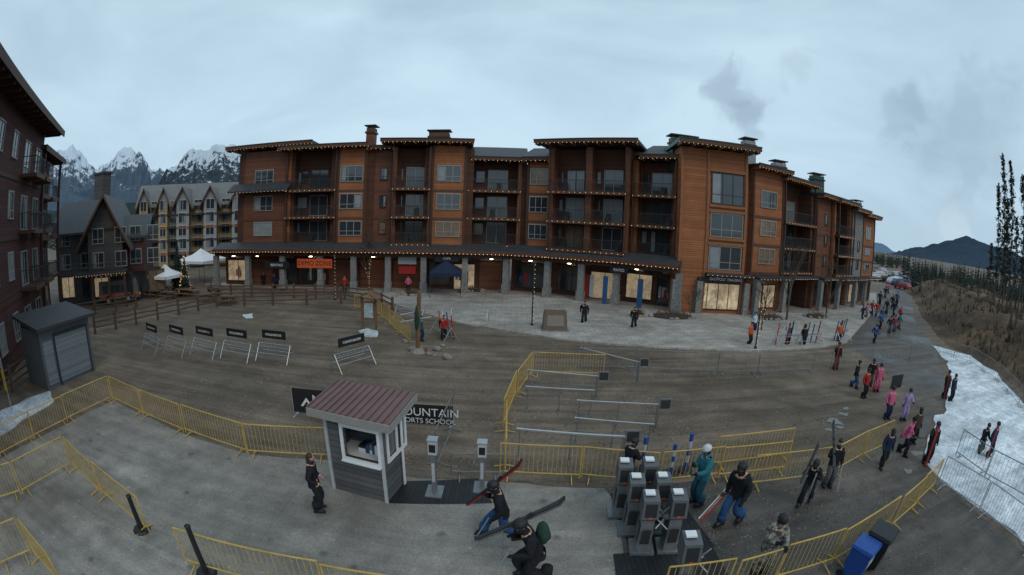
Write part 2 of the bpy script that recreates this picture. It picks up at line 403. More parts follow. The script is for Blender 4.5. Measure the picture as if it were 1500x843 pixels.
        if g and 'shoulder' in g and J['near']:
            hh=J['hands'][0]
            for k in(0,.02): gb.beam(T@(hh[1]+V((k,.05,.1))),T@(hh[1]+V((k*3,.45,-.75))),.008*s,alum,None,5)
        if J['pack']:
            c=tr((0,-.24,1.26)); T2=T@Matrix.Translation(c)
            gb.ell((0,0,0),(.17,.12,.25),CL[J['pack']],10,8,T2); gb.ell((0,-.09,-.06),(.11,.06,.11),CL[J['pack']],8,6,T2)
        if J['arms'][1]=='phone':
            hh=J['hands'][1][1]; gb.beam(T@(hh+V((-.03,.03,-.02))),T@(hh+V((-.03,.05,.12))),.035*s,blackp)
        fin(gb,'gear')
PP=person
PP('staff_member',467,747,663,75,'black','black','hair','stand',('pocket','pocket'))
PP('skier',735,787,697,262,'black','blue','helmet','wide',('sf','hold'),10,'shoulder_red_steep')
PP('skier',783,845,730,255,'black','black','helmet','crouch',('fwd','hold'),26,'shoulder_grey',pack='green')
PP('skier',915,712,648,60,'black','black','helmet','stand',('fwd','fwd'),10)
PP('skier',1020,738,649,255,'teal','tealp','helmet','stand',('fwd','phone'),4,None,hm='white')
PP('skier',1068,767,667,240,'black','blue','helmet','walk',('sf','down'),6,'carry')
PP('skier',1110,842,742,190,'camo','camo','helmet','stand',('fwd','phone'),6,'poles')
PP('skier',1177,738,663,230,'black','black','helmet','walk',('hold','hold'),8,'shoulder_grey')
PP('skier',1210,713,638,200,'black','grey','beanie','stand',('down','hold'),0,'shoulder_teal_steep')
PP('skier',1290,684,624,200,'navy','black','helmet','walk',('down','sf'),4)
PP('skier',1320,666,604,160,'pink','black','helmet','walk',('sf','sb'),4,'board_grey',hm='black')
PP('skier',1335,650,597,190,'brown','black','helmet','stand',('down','down'),0)
PP('skier',1355,679,612,200,'black','black','helmet','stand',('down','hold'),3,'upright')
PP('skier',1298,614,566,190,'pink','navy','helmet','stand',('down','down'),0)
PP('skier',1322,616,573,200,'lilac','lilac','helmet','stand',('fwd','down'),6)
PP('skier',1250,568,526,150,'black','blue','helmet','walk',('down','sf'))
PP('skier',1264,583,543,170,'red','black','helmet','stand',('down','down'))
PP('skier',1283,574,534,200,'pink','pink','helmet','stand',('down','down'),0,'upright')
PP('skier',1273,566,532,220,'black','grey','helmet','stand',('down','down'))
PP('skier',1382,583,541,200,'black','black','helmet','stand',('down','hold'),0,'upright')
PP('skier',1391,589,552,190,'navy','black','helmet','stand',('down','hold'),0)
PP('skier',1433,664,607,200,'black','grey','helmet','crouch',('fwd','fwd'),10,'onski')
PP('skier',1446,671,632,180,'navy','black','helmet','stand',('down','down'),0,'upright')
PP('skier',1223,541,500,190,'black','grey','helmet','stand',('down','hold'),0,'upright')
PP('pedestrian',1097,506,472,150,'orange','black','beanie','stand',('down','sf'))
PP('pedestrian',855,474,440,190,'black','black','beanie','walk',('sf','sb'))
PP('pedestrian',928,481,449,200,'black','black','beanie','walk',('sf','sb'))
PP('skier',1152,506,473,180,'blue','black','helmet','stand',('down','hold'),0,'upright')
PP('skier',1176,507,480,180,'black','black','helmet','stand',('down','down'))
PP('pedestrian',1280,502,478,190,'blue','black','helmet','walk',('sf','sb'))
PP('pedestrian',1228,502,474,190,'orange','black','helmet','stand')
PP('pedestrian',650,497,464,170,'red','black','beanie','walk',('sf','sb'))
PP('pedestrian',617,500,470,90,'tealp','navy','beanie','stand')
PP('pedestrian',1104,486,462,170,'white','navy','beanie','stand')
for k,(u,v) in enumerate([(1263,469),(1268,466),(1276,461),(1283,463),(1291,472),(1288,482),(1302,488),(1309,486),(1316,482),(1298,459),(1306,452),(1313,447),(1309,462),(1288,447),(1296,437),(1301,430),(1317,470)]):
    PP('pedestrian',u,v,v-22,random.choice([170,190,10,200]),random.choice(['black','red','navy','blue','grey','pink','orange','black','teal']),random.choice(['black','navy','grey']),random.choice(['helmet','beanie']),random.choice(['walk','stand']),('sf','sb'),hr=(1.55,1.85))
for k,(u,v) in enumerate([(598,428),(386,420),(402,423),(505,428)]):
    PP('pedestrian',u,v,v-22,180,['pink','black','navy','red'][k],'black','beanie','stand',hr=(1.6,1.8))
build_people()
# ------------------------------------------------------------------ ground sheets
gravel=groundmat('gravel_ground',((.105,.079,.057),(.195,.150,.112)),(.09,.7,9),(.6,.95),.6,specks=2.4,streak=.17)
wet=groundmat('wet_asphalt',((.066,.056,.048),(.150,.127,.107)),(.16,1.1,14),(.32,.85),.4,specks=1.6,streak=.16)
conc=groundmat('concrete_pad',((.20,.180,.156),(.285,.260,.230)),(.22,1.3,18),(.5,.85),.2,grid=(5.5,5.5,.012,0,.78,.96),streak=.10,specks=1.1)
paver=groundmat('plaza_pavers',((.33,.298,.262),(.46,.42,.375)),(.2,1.0,10),(.55,.85),.15,grid=(.8,.4,.03,.5,.66,.86),streak=.07)
snowm=groundmat('snow',((.48,.51,.54),(.76,.80,.84)),(.35,1.6,7),(.6,.8),.9,streak=.10)
snowd=groundmat('dirty_snow',((.30,.30,.30),(.68,.71,.74)),(1.2,4,12),(.5,.8),.7)
g=MB(); g.add([(-6000,-3000,0),(6000,-3000,0),(6000,9000,0),(-6000,9000,0)],[(0,1,2,3)],gravel); g.make('ground',None,V((0,0,0)))
def sheet(name,px,z,m,jit=0,step=.7,pts=None,edge=0):
    w=pts if pts else [pt(*p) for p in px]; out=[]
    for i in range(len(w)):
        a=w[i];b=w[(i+1)%len(w)]; n=max(1,int((b-a).length/step)) if jit else 1
        n=min(n,200)
        for k in range(n):
            p=a.lerp(b,k/n)
            if jit:
                q=noise.noise_vector(p*.9)*jit*1.2+noise.noise_vector(p*3.1)*jit*.5; p=p+V((q.x,q.y,0))
            out.append(V((p.x,p.y,z)))
    bm=bmesh.new(); vs=[bm.verts.new(p) for p in out]
    f=bm.faces.new(vs); f.normal_update()
    if f.normal.z<0: f.normal_flip()
    if edge:
        r=bmesh.ops.extrude_edge_only(bm,edges=list(bm.edges)); 
        for x in r['geom']:
            if isinstance(x,bmesh.types.BMVert): x.co.z-=edge
    bmesh.ops.triangulate(bm,faces=[f])
    me=bpy.data.meshes.new(name); bm.to_mesh(me); bm.free(); me.materials.append(m)
    o=bpy.data.objects.new(name,me); COL.objects.link(o); return o
sheet('plaza_pavement',[(300,418),(500,427),(545,436),(600,455),(680,476),(760,489),(830,500),(920,508),(1010,513),(1110,516),(1200,511),(1240,503),(1262,478),(1285,450),(1283,430),(1100,432),(740,418),(345,414)],.10,paver,edge=.1)
sheet('concrete_pavement',[(-250,760),(-60,705),(0,672),(100,620),(165,587),(270,636),(362,666),(482,674),(600,700),(735,706),(885,716),(905,740),(920,860),(950,980),(-250,980)],.012,conc,jit=.06)
sheet('asphalt_path',[(885,716),(735,704),(960,712),(1060,700),(1170,688),(1262,662),(1330,640),(1345,590),(1320,560),(1290,540),(1290,505),(1300,470),(1308,440),(1322,428),(1335,432),(1340,470),(1372,512),(1385,560),(1370,610),(1345,650),(1375,700),(1440,760),(1540,850),(1400,980),(950,980),(920,860),(905,740)],.008,wet,jit=.18)
sheet('asphalt_road',[(1240,503),(1262,478),(1285,450),(1292,422),(1300,412),(1312,412),(1325,430),(1340,470),(1372,512),(1345,530),(1290,540)],.004,wet,jit=.2)
sheet('snow_field',[(1368,508),(1420,522),(1460,548),(1510,610),(1620,720),(1640,860),(1560,860),(1480,780),(1420,735),(1372,700),(1352,668),(1355,640),(1382,600),(1392,560),(1385,530)],.06,snowm,jit=.35,edge=.06)
sheet('snow_patch',[(-40,650),(0,606),(35,588),(72,575),(74,590),(35,615),(-10,648)],.06,snowm,jit=.25,edge=.06,step=.4)
sheet('snow_patch',[(525,488),(540,483),(555,487),(548,494),(530,494)],.12,snowm,jit=.2,edge=.12,step=.3)
sheet('snow_patch',[(357,462),(370,461),(372,466),(360,467)],.07,snowm,jit=.15,edge=.07,step=.3)
sh_=mat('slush',(.19,.18,.17),.45,.35,6,bump=.4)
for (u,v,w_) in [(1222,618,14),(1236,607,9),(1212,630,8),(1228,626,6),(1240,598,6),(1330,690,7),(1345,665,10)]:
    pts=[]; c=pt(u,v)
    for k in range(16):
        a=k/16*6.283; r=.022*w_*(.6+.8*random.random()); pts.append(c+V((math.cos(a)*r*1.2,math.sin(a)*r*1.2,0)))
    sheet('slush_patch',None,.016,sh_,jit=.25,step=.2,pts=pts)
sheet('rubber_mat',[(893,724),(983,718),(1048,802),(925,815)],.022,matm)
sheet('rubber_mat',[(898,813),(1040,797),(1075,860),(905,870)],.028,matm)
sheet('rubber_mat',[(575,706),(700,702),(722,738),(566,738)],.022,matm)
st=MB()
for i in range(5200):
    c=pt(rnd(150,1240),rnd(452,700))
    if random.random()<.35: c=pt(rnd(890,1380),rnd(690,850))
    s_=rnd(.012,.04)*(1+c.length*.02); st.add([c+V((s_,0,0)),c+V((-s_*.6,s_*.8,0)),c+V((-s_*.5,-s_*.8,0)),c+V((0,0,s_*.8))],[(0,1,3),(1,2,3),(2,0,3)],rockm if i%3 else twig)
st.make('gravel_stones')
# ------------------------------------------------------------------ hotel
def lights(mb,p,q,step=.42,r=.028):
    n=max(1,int((q-p).length/step))
    for i in range(n+1):
        c=p.lerp(q,i/n)+V((0,0,rnd(-.02,.02))); mb.add([c+V((r,0,0)),c+V((0,r,0)),c+V((-r,0,0)),c+V((0,-r,0)),c+V((0,0,r)),c+V((0,0,-r))],[(0,1,4),(1,2,4),(2,3,4),(3,0,4),(1,0,5),(2,1,5),(3,2,5),(0,3,5)],bulb)
def window(G,fr,a0,a1,d,z0,z1,nx=2,fm=None,rail=True,gm=None):
    fm=fm or wframe; gm=gm or random.choice([glass,glass,glass,glass,glassb,glass,glass,glassl])
    if gm is shopg and random.random()<.4: gm=shopl
    G['glazing'].fbox(fr,a0,a1,d-.05,d+.02,z0,z1,gm)
    if gm is glass and random.random()<.45:
        w=(a1-a0)*rnd(.18,.35); s0=a0+.06 if random.random()<.5 else a1-.06-w
        G['curtains'].fbox(fr,s0,s0+w,d+.022,d+.026,z0+.06,z1-.06,glassb)
    t=.07; W=G['window_frames']
    W.fbox(fr,a0-t,a1+t,d-.05,d+.08,z1,z1+t*1.4,fm); W.fbox(fr,a0-t,a1+t,d-.05,d+.11,z0-t,z0,fm)
    W.fbox(fr,a0-t,a0,d-.05,d+.08,z0,z1,fm); W.fbox(fr,a1,a1+t,d-.05,d+.08,z0,z1,fm)
    for i in range(1,nx):
        a=a0+(a1-a0)*i/nx; W.fbox(fr,a-.03,a+.03,d-.05,d+.06,z0,z1,fm)
    if rail:
        z=z0+(z1-z0)*.3; W.fbox(fr,a0,a1,d-.04,d+.05,z-.025,z+.025,fm)
def balcony(G,fr,a0,a1,dw,dep,z,L=True,bar=.14,rm=None):
    rm=rm or railm; B=G['balconies']
    B.fbox(fr,a0,a1,dw,dw+dep,z-.22,z,fascia); B.fbox(fr,a0-.05,a1+.05,dw+dep,dw+dep+.06,z-.26,z+.02,fascia)
    R_=G['railings']; e=dw+dep-.06
    R_.fbox(fr,a0,a1,e-.03,e+.03,z+1.0,z+1.05,rm); R_.fbox(fr,a0,a1,e-.02,e+.02,z+.1,z+.14,rm)
    n=int((a1-a0)/bar)
    for i in range(n+1):
        a=a0+(a1-a0)*i/max(1,n); R_.fbox(fr,a-.011,a+.011,e-.011,e+.011,z+.14,z+1.0,rm)
    for a in (a0,a1):
        R_.fbox(fr,a-.02,a+.02,dw,e-.03,z+1.0,z+1.05,rm)
    if L: lights(G['string_lights'],fr(a0,dw+dep+.09,z-.12),fr(a1,dw+dep+.09,z-.12),.5)
def bay(G,fr,kind,s,zt,zs,col,dep=12,zb=0):
    w=fr.w; Wl=G['walls']
    # core behind the bays closes the wedge between neighbours that turn around the curve
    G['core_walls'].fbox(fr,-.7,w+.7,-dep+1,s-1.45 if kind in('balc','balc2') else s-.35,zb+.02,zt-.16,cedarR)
    if kind in('win','plain','narrow'):
        Wl.fbox(fr,0,w,-dep,s,zb,zt,col)
        for i,z in enumerate(zs):
            top=zs[i+1] if i+1<len(zs) else zt
            G['trim'].fbox(fr,0,w,s+.002,s+.06,z-.32,z-.1,fascia)
            if kind=='win':
                ww=min(w-.7,2.2); c=w/2; window(G,fr,c-ww/2,c+ww/2,s,z+.75,min(top-.55,z+2.2),2 if ww<1.7 else 3)
            elif kind=='narrow':
                c=w*.62; window(G,fr,c-.3,c+.3,s,z+.9,z+2.0,1,wframed)
        for a in(.0,w-.22): G['trim'].fbox(fr,a,a+.22,s,s+.09,zs[0]-.1,zt-.05,trimw)
    else:
        rec=s-1.3
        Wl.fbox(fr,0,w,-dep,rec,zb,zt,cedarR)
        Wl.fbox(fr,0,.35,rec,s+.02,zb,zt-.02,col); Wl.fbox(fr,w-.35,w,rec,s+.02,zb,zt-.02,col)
        if kind=='balc2': Wl.fbox(fr,w/2-.3,w/2+.3,rec,s+.02,zb,zt-.02,col)
        spans=[(.35,w-.35)] if kind=='balc' else [(.35,w/2-.3),(w/2+.3,w-.35)]
        for i,z in enumerate(zs):
            top=zs[i+1] if i+1<len(zs) else zt
            for b0,b1 in spans:
                c=(b0+b1)/2+(b1-b0)*.06; ww=min(1.9,(b1-b0)*.55)
                window(G,fr,c-ww/2,c+ww/2,rec,z+.12,z+2.1,2,random.choice([wframe,wframe,wframed]),False)
                if b1-b0>2.9: window(G,fr,b0+.15,c-ww/2-.4,rec,z+.9,z+2.0,1,wframed,False)
                if random.random()<.8:
                    a=rnd(b0+.2,b1-.6); G['balcony_furniture'].fbox(fr,a,a+.45,rec+.3,rec+.75,z,z+.42,dkmetal); G['balcony_furniture'].fbox(fr,a,a+.45,rec+.3,rec+.36,z+.42,z+.85,dkmetal)
            balcony(G,fr,.12,w-.12,s-.02+0.021,.75 if i else .55,z,True)
            G['soffits'].fbox(fr,.35,w-.35,rec,s-.01,z-.2,z-.02,trimw)
        for a in(.05,w-.2): G['timber_posts'].fbox(fr,a,a+.15,s+.55,s+.70,zs[0],zt-.1,trimw)
F=[pt(318,422),pt(470,427),pt(620,430),pt(740,432),pt(800,437),pt(900,448),pt(990,460)]
H=Grp('apartment_hotel',pt(700,431))
ZS=[4.7,7.3,10.0]
bays=[(345,412,'win',-1.3,14.3,cedarD),(412,488,'balc',-1.5,14.1,cedar),(488,532,'win',-1.1,14.2,cedar),(532,572,'narrow',-1.6,13.9,cedarD),
 (572,630,'balc',-.9,14.1,cedarD),(630,682,'win',-.8,14.2,cedar),(682,764,'balc',-2.0,12.9,cedar),(764,801,'win',-1.7,12.9,cedar),
 (801,918,'balc2',-.7,14.2,cedarD),(918,986,'balc',-2.0,13.2,cedar)]
for (a,b,k,s,zt,c) in bays:
    fr=frame(on(F,a),on(F,b)); bay(H,fr,k,s,zt,ZS,c,zb=3.2)
def roof(G,fr,a0,a1,d0,d1,z,tf=.0,th=.28,m=None,L=True):
    m=m or roofm
    G['roof'].hexa([fr(a0,d1,z+tf),fr(a1,d1,z+tf),fr(a1,d0,z),fr(a0,d0,z),fr(a0,d1,z+tf+th),fr(a1,d1,z+tf+th),fr(a1,d0,z+th),fr(a0,d0,z+th)],m)
    G['fascia_boards'].fbox(fr,a0-.03,a1+.03,d1,d1+.07,z+tf-.05,z+tf+th-.04,fascia)
    G['fascia_boards'].fbox(fr,a0-.05,a1+.05,d1+.005,d1+.12,z+tf+th-.035,z+tf+th+.05,roofg if m is roofg else dkmetal)
    n=int((a1-a0)/1.1)
    for i in range(n+1):   # rafter tails under the overhang
        a=a0+.15+(a1-a0-.3)*i/max(1,n); G['rafter_tails'].fbox(fr,a-.06,a+.06,d1-1.0,d1-.03,z+tf-.2,z+tf-.01,timber)
    if L: lights(G['string_lights'],fr(a0,d1+.1,z+tf-.08),fr(a1,d1+.1,z+tf-.08),.4)
for (a,b,z,d1,tf) in [(330,456,14.35,-.1,.25),(408,540,14.1,.15,.0),(535,575,13.95,-.9,.0),(558,694,14.25,.5,.15),(690,768,12.95,-1.0,0),(762,803,12.99,-.7,0),(786,936,14.25,.6,.2),(932,992,13.3,-1.0,0)]:
    fr=frame(on(F,a,220),on(F,b,220)); roof(H,fr,0,fr.w,-9,d1,z,tf)
    if z<13.5:
        H['roof'].hexa([fr(-.5,d1-.2,z+.29),fr(fr.w+.5,d1-.2,z+.29),fr(fr.w+.5,-8,z+.29),fr(-.5,-8,z+.29),fr(-.5,d1-1.,z+.5),fr(fr.w+.5,d1-1.,z+.5),fr(fr.w+.5,-7,z+2.2),fr(-.5,-7,z+2.2)],roofm)
fr=frame(on(F,333),on(F,420)); H['roof'].hexa([fr(0,.1,9.9),fr(fr.w,.1,9.9),fr(fr.w,-1.3,10.7),fr(0,-1.3,10.7),fr(0,.1,10.1),fr(fr.w,.1,10.1),fr(fr.w,-1.3,10.95),fr(0,-1.3,10.95)],roofm)
lights(H['string_lights'],fr(0,.2,9.9),fr(fr.w,.2,9.9))
# arcade
for i in range(len(F)-1):
    fr=frame(F[i],F[i+1]); w=fr.w
    H['arcade_roof'].hexa([fr(-.05,.7,3.95),fr(w+.05,.7,3.95),fr(w+.05,-1.2,3.95),fr(-.05,-1.2,3.95),fr(-.05,.7,4.12),fr(w+.05,.7,4.12),fr(w+.05,-1.2,4.75),fr(-.05,-1.2,4.75)],roofm)
    H['fascia_boards'].fbox(fr,-.02,w+.02,.70,.78,3.82,4.16,fascia)
    H['fascia_boards'].fbox(fr,-.02,w+.02,-.25,.22,3.45,3.94,trimw)
    lights(H['string_lights'],fr(0,.82,3.86),fr(w,.82,3.86),.36,.032)
    n=max(1,round(w/4.0))
    for k in range(n+(1 if i==len(F)-2 else 0)):
        a=w*k/n
        H['columns'].fbox(fr,a-.27,a+.27,-.35,.19,.1,3.45,stone); H['columns'].fbox(fr,a-.34,a+.34,-.41,.27,.1,1.0,stone)
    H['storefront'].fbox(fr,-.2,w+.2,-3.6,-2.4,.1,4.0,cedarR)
    m_=max(1,int(w/2.6))
    for k in range(m_):
        a0=w*k/m_+.2; a1=w*(k+1)/m_-.2; r=random.random()
        if r<.5: window(H,fr,a0,a1,-2.4,.55,2.75,2,wframed,False,shopg)
        elif r<.78: window(H,fr,a0+.1,a1-.1,-2.4,.15,2.6,2,wframed,False,shopg); H['storefront'].fbox(fr,(a0+a1)/2-.02,(a0+a1)/2+.02,-2.34,-2.28,.9,1.3,alum)
        else: H['storefront'].fbox(fr,a0,a1,-2.39,-2.3,.12,2.9,cedarD)
        if random.random()<.75:
            H['shop_signs'].fbox(fr,a0+.1,a1-.1,-2.32,-2.22,2.95,3.35,black)
            text(random.choice(['CAFE','GENERAL STORE','RENTALS','TUNE SHOP','KITCHEN','DAY LODGE']),fr((a0+a1)/2,-2.21,3.15),fr.e,fr.n,.3,white,H.e,'shop_lettering')
        if random.random()<.7:
            for q in range(4):
                aa=rnd(a0+.1,a1-.4); H['window_display'].fbox(fr,aa,aa+rnd(.15,.35),-2.37+q*.003,-2.355+q*.003,rnd(.7,1.1),rnd(1.4,2.2),random.choice([whited,orange,CL['blue'],CL['grey'],CL['red'],wframe]))
        if random.random()<.7: H['shop_lamps'].fbox(fr,(a0+a1)/2-.14,(a0+a1)/2+.14,-1.5,-1.25,3.25,3.3,mat('lamp_glow',(1,.75,.45),.5,0,1,emit=12))
def sign(G,u,v0,v1,u1,m,txt=None,ts=.5,d=.3):
    a=on(F,u,(v0+v1)/2);b=on(F,u1,(v0+v1)/2); fr=frame(a,b); z1=zat(u,v0,a);z0=zat(u,v1,a)
    G['shop_signs'].fbox(fr,0,fr.w,d,d+.05,z0,z1,m)
    if txt: text(txt,fr(fr.w/2,d+.055,(z0+z1)/2),fr.e,fr.n,ts,black if m is orange else white,G.e,'shop_lettering')
sign(H,437,379,392,488,orange,'DEMO ZONE',.62)
sign(H,390,383,393,425,black,'RENTALS',.35)
sign(H,582,376,388,609,whited,d=-.6); sign(H,583,391,402,608,CL['red'],d=-.6)
sign(H,637,374,383,672,black,'CAFE',.3); sign(H,895,390,399,922,black,'PATIO',.35)
sign(H,842,402,438,858,CL['red'],None,d=-.9); sign(H,884,404,446,891,CL['blue'],None,d=.3); sign(H,935,408,450,943,CL['blue'],None,d=.3); sign(H,860,404,436,866,whited,None,d=-.8)
fr=frame(on(F,632,390),on(F,676,390)); w=fr.w; A=H['cafe_canopy']
A.add([fr(0,.3,2.45),fr(w,.3,2.45),fr(w,3,2.3),fr(0,3,2.3),fr(w/2,1.6,3.3)],[(0,1,4),(1,2,4),(2,3,4),(3,0,4)],CL['navy'])
A.fbox(fr,0,w,3.0,3.03,2.0,2.3,CL['navy'])
for a in(.05,w-.05):
    A.beam(fr(a,2.95,.1),fr(a,2.95,2.3),.03,dkmetal); A.beam(fr(a,.35,.1),fr(a,.35,2.4),.03,dkmetal)
# tower
T0=pt(987,459); T1=pt(1084,463)
fr=frame(T0,T1); w=fr.w; zt=zat(1050,218,(T0+T1)/2)
H['walls'].fbox(fr,0,w,-13,-.2,0,zt-.1,cedar)
ws=w*.40
H['trim'].fbox(fr,ws-.12,ws+.12,-.2,-.08,0,zt-.1,timber); H['trim'].fbox(fr,w-.25,w,-.2,-.08,0,zt-.1,timber); H['trim'].fbox(fr,0,.25,-.2,-.08,0,zt-.1,timber)
for i,(z0,z1) in enumerate([(4.0,5.9),(6.8,8.7),(9.6,12.2)]):
    window(H,fr,ws+.35,w-.45,-.2,z0,z1,3,wframe if i<2 else wframed,True,glass)
    for z in (z0-.35,z1+.12): H['trim'].fbox(fr,ws+.12,w-.25,-.2,-.02,z,z+.24,timber)
window(H,fr,ws-.6,w-.3,-.2,.5,2.7,4,wframed,False,shopg)
H['shop_signs'].fbox(fr,ws-.6,w-.3,-.19,.35,2.95,3.2,dkmetal); H['shop_signs'].fbox(fr,ws-.3,w-.6,.36,.42,3.0,3.3,black)
text('OUTPOST TRADING',fr((ws+w)/2,.43,3.15),fr.e,fr.n,.34,white,H.e,'shop_lettering')
for a in (-.4,ws-.7,w+.05): H['columns'].fbox(fr,a,a+.5,-.3,.35,0,2.9,stone)
H['fascia_boards'].fbox(fr,ws,w+.6,-.19,.9,3.45,3.62,roofm)
lights(H['string_lights'],fr(ws,.92,3.5),fr(w+.6,.92,3.5))
roof(H,fr,-.5,w+.8,-10,1.2,zt,.05,.35,roofg)
# wing
Wg=[pt(1085,463),pt(1165,458),pt(1270,444),pt(1284,441)]
for (a,b,k,s,vt,c,hz) in [(1110,1155,'win',-.8,250,cedar,[3.9,6.5,9.1]),(1155,1200,'balc',-1.2,268,cedarD,[3.9,6.3,8.8]),(1200,1222,'narrow',-.4,290,cedarD,[3.8,6.0,8.2]),(1222,1246,'balc',0,298,cedar,[3.8,6.0,8.2]),(1246,1264,'narrow',0.1,310,stone,[3.6,5.8]),(1264,1283,'win',-.2,318,cedar,[3.6,5.6,7.6])]:
    P0=on(Wg,a,340);P1=on(Wg,b,340); fr=frame(P0,P1); zt=zat((a+b)/2,vt,(P0+P1)/2)
    bay(H,fr,k,s,zt,[z for z in hz if z<zt-2.2],c,dep=10)
    roof(H,fr,-.3,fr.w+.3,-8,s+1.1,zt,.0,.28,roofg if k=='balc' else roofm)
    window(H,fr,.6,fr.w-.6,s if k!='balc' else s-1.3,.5,2.6,3,wframed,False,shopg)
    H['columns'].fbox(fr,-.25,.3,s+.9,s+1.4,0,3.3,stone); H['arcade_roof'].fbox(fr,-.2,fr.w+.2,s+.12,s+1.7,3.3,3.55,roofm); lights(H['string_lights'],fr(0,s+1.74,3.35),fr(fr.w,s+1.74,3.35))
def chimney(G,u,v0,v1,wd,D,m,cap=True):
    p=at(u,v1,D); q=at(u,v0,D); k='chimneys'
    fr=frame(V((p.x-wd/2,p.y,0)),V((p.x+wd/2,p.y,0)))
    G[k].fbox(fr,0,wd,-1.1,0,p.z-2.0,q.z-.25,m)
    G[k].fbox(fr,-.12,wd+.12,-1.22,.12,q.z-.8,q.z-.62,dkmetal)
    if cap:
        for a in(.06,wd-.14): G[k].fbox(fr,a,a+.08,-.2,-.1,q.z-.25,q.z-.05,dkmetal)
        G[k].fbox(fr,-.2,wd+.2,-1.3,.2,q.z-.05,q.z+.05,dkmetal)
chimney(H,541,184,212,.8,46,cedarD); chimney(H,642,191,212,2.1,48,cedarD); chimney(H,1003,199,220,2.4,42,roofg); chimney(H,1100,203,236,1.2,46,metalg); chimney(H,1144,236,262,1.5,52,metalg);chimney(H,1200,255,285,1.7,58,roofg); chimney(H,1257,294,340,1.2,64,stone)
H.done()
# ------------------------------------------------------------------ generic buildings
def gable(G,fr,a0,a1,d0,d1,z,h,m,oh=.6,along=True,th=.22):
    if along:
        dm=(d0+d1)/2
        for s in(1,-1):
            de=dm+s*((d1-d0)/2+oh); ze=z-h*oh/((d1-d0)/2)
            G['roof'].hexa([fr(a0-oh,de,ze),fr(a1+oh,de,ze),fr(a1+oh,dm,z+h),fr(a0-oh,dm,z+h),fr(a0-oh,de,ze+th),fr(a1+oh,de,ze+th),fr(a1+oh,dm,z+h+th),fr(a0-oh,dm,z+h+th)],m)
        for a in(a0+.01,a1-.01): G['walls'].add([fr(a,d0,z),fr(a,d1,z),fr(a,dm,z+h)],[(0,1,2)],G.gm)
    else:
        am=(a0+a1)/2
        for s in(1,-1):
            ae=am+s*((a1-a0)/2+oh); ze=z-h*oh/((a1-a0)/2)
            G['roof'].hexa([fr(ae,d1+oh,ze),fr(am,d1+oh,z+h),fr(am,d0,z+h),fr(ae,d0,ze),fr(ae,d1+oh,ze+th),fr(am,d1+oh,z+h+th),fr(am,d0,z+h+th),fr(ae,d0,ze+th)],m)
            G['fascia_boards'].hexa([fr(ae,d1+oh+.08,ze-.08),fr(am,d1+oh+.08,z+h-.08),fr(am,d1+oh+.005,z+h-.08),fr(ae,d1+oh+.005,ze-.08),fr(ae,d1+oh+.08,ze+th+.04),fr(am,d1+oh+.08,z+h+th+.04),fr(am,d1+oh+.005,z+h+th+.04),fr(ae,d1+oh+.005,ze+th+.04)],fascia)
        G['walls'].add([fr(a0,d1,z),fr(a1,d1,z),fr(am,d1,z+h)],[(0,1,2)],G.gm)
# dark red building, left
RB=Grp('red_lodge_building',pt(0,575)); RB.gm=redsid
L1=pt(0,572);L2=pt(91,458); L0=L1+(L1-L2).normalized()*14
fr=frame(L0,L2); w=fr.w
a75=(on([L0,L2],58,300)-L0).length
zA=zat(72,197,L0+(L2-L0).normalized()*a75); zB=zat(93,238,L2)
RB['walls'].fbox(fr,0,a75,-12,.0,0,zA,redsid)
RB['walls'].fbox(fr,a75,w,-12,-1.2,0,zB,redsid)
for (x0,x1,d,zt,cols) in ((14.5,a75,0,zA,5),(a75,w,-1.2,zB,3)):
    n=max(1,int((x1-x0)/3.2))
    for fl in range(4):
        z=.5+fl*(zt-.6)/4
        RB['trim'].fbox(fr,0 if x0<a75 else x0,x1,d+.001,d+.06,z-.5,z-.25,trimw)
        for k in range(n):
            a=x0+(x1-x0)*(k+.5)/n
            if x0>=a75 or k>=n-2:
                if fl>0: balcony(RB,fr,a-1.3,a+1.3,d+.07,1.3,z,False)
                window(RB,fr,a-.8,a+.8,d,z+.1,z+2.1,2,wframe,False,glass)
            else: window(RB,fr,a-.55,a+.55,d,z+.75,z+2.2,2,wframe,True,random.choice([glass,glass,glassb]))
    for k in range(2):
        if x0>=a75: RB['posts'].fbox(fr,x0+.2+(x1-x0-.6)*k,x0+.45+(x1-x0-.6)*k,d+1.2,d+1.45,0,zt-.2,trimw)
for fl in range(4):
    for a in (2,5.5,9,12): z=.5+fl*(zA-.6)/4; window(RB,fr,a,a+1.2,0,z+.75,z+2.2,2,wframe,True,glass)
for (x0,x1,d,zt) in ((0,a75,0,zA),(a75,w,-1.2,zB)):
    RB['roof'].hexa([fr(x0-.5,d+1.6,zt),fr(x1+1.1,d+1.6,zt),fr(x1+1.1,-13,zt+.9),fr(x0-.5,-13,zt+.9),fr(x0-.5,d+1.6,zt+.3),fr(x1+1.1,d+1.6,zt+.3),fr(x1+1.1,-13,zt+1.25),fr(x0-.5,-13,zt+1.25)],roofm)
    RB['fascia_boards'].fbox(fr,x0-.52,x1+1.12,d+1.601,d+1.68,zt-.12,zt+.32,trimw)
    a=x0+.3
    while a<x1+.9: RB['brackets'].fbox(fr,a-.08,a+.08,d+.02,d+1.5,zt-.24,zt-.01,trimw); a+=1.2
RB.done()
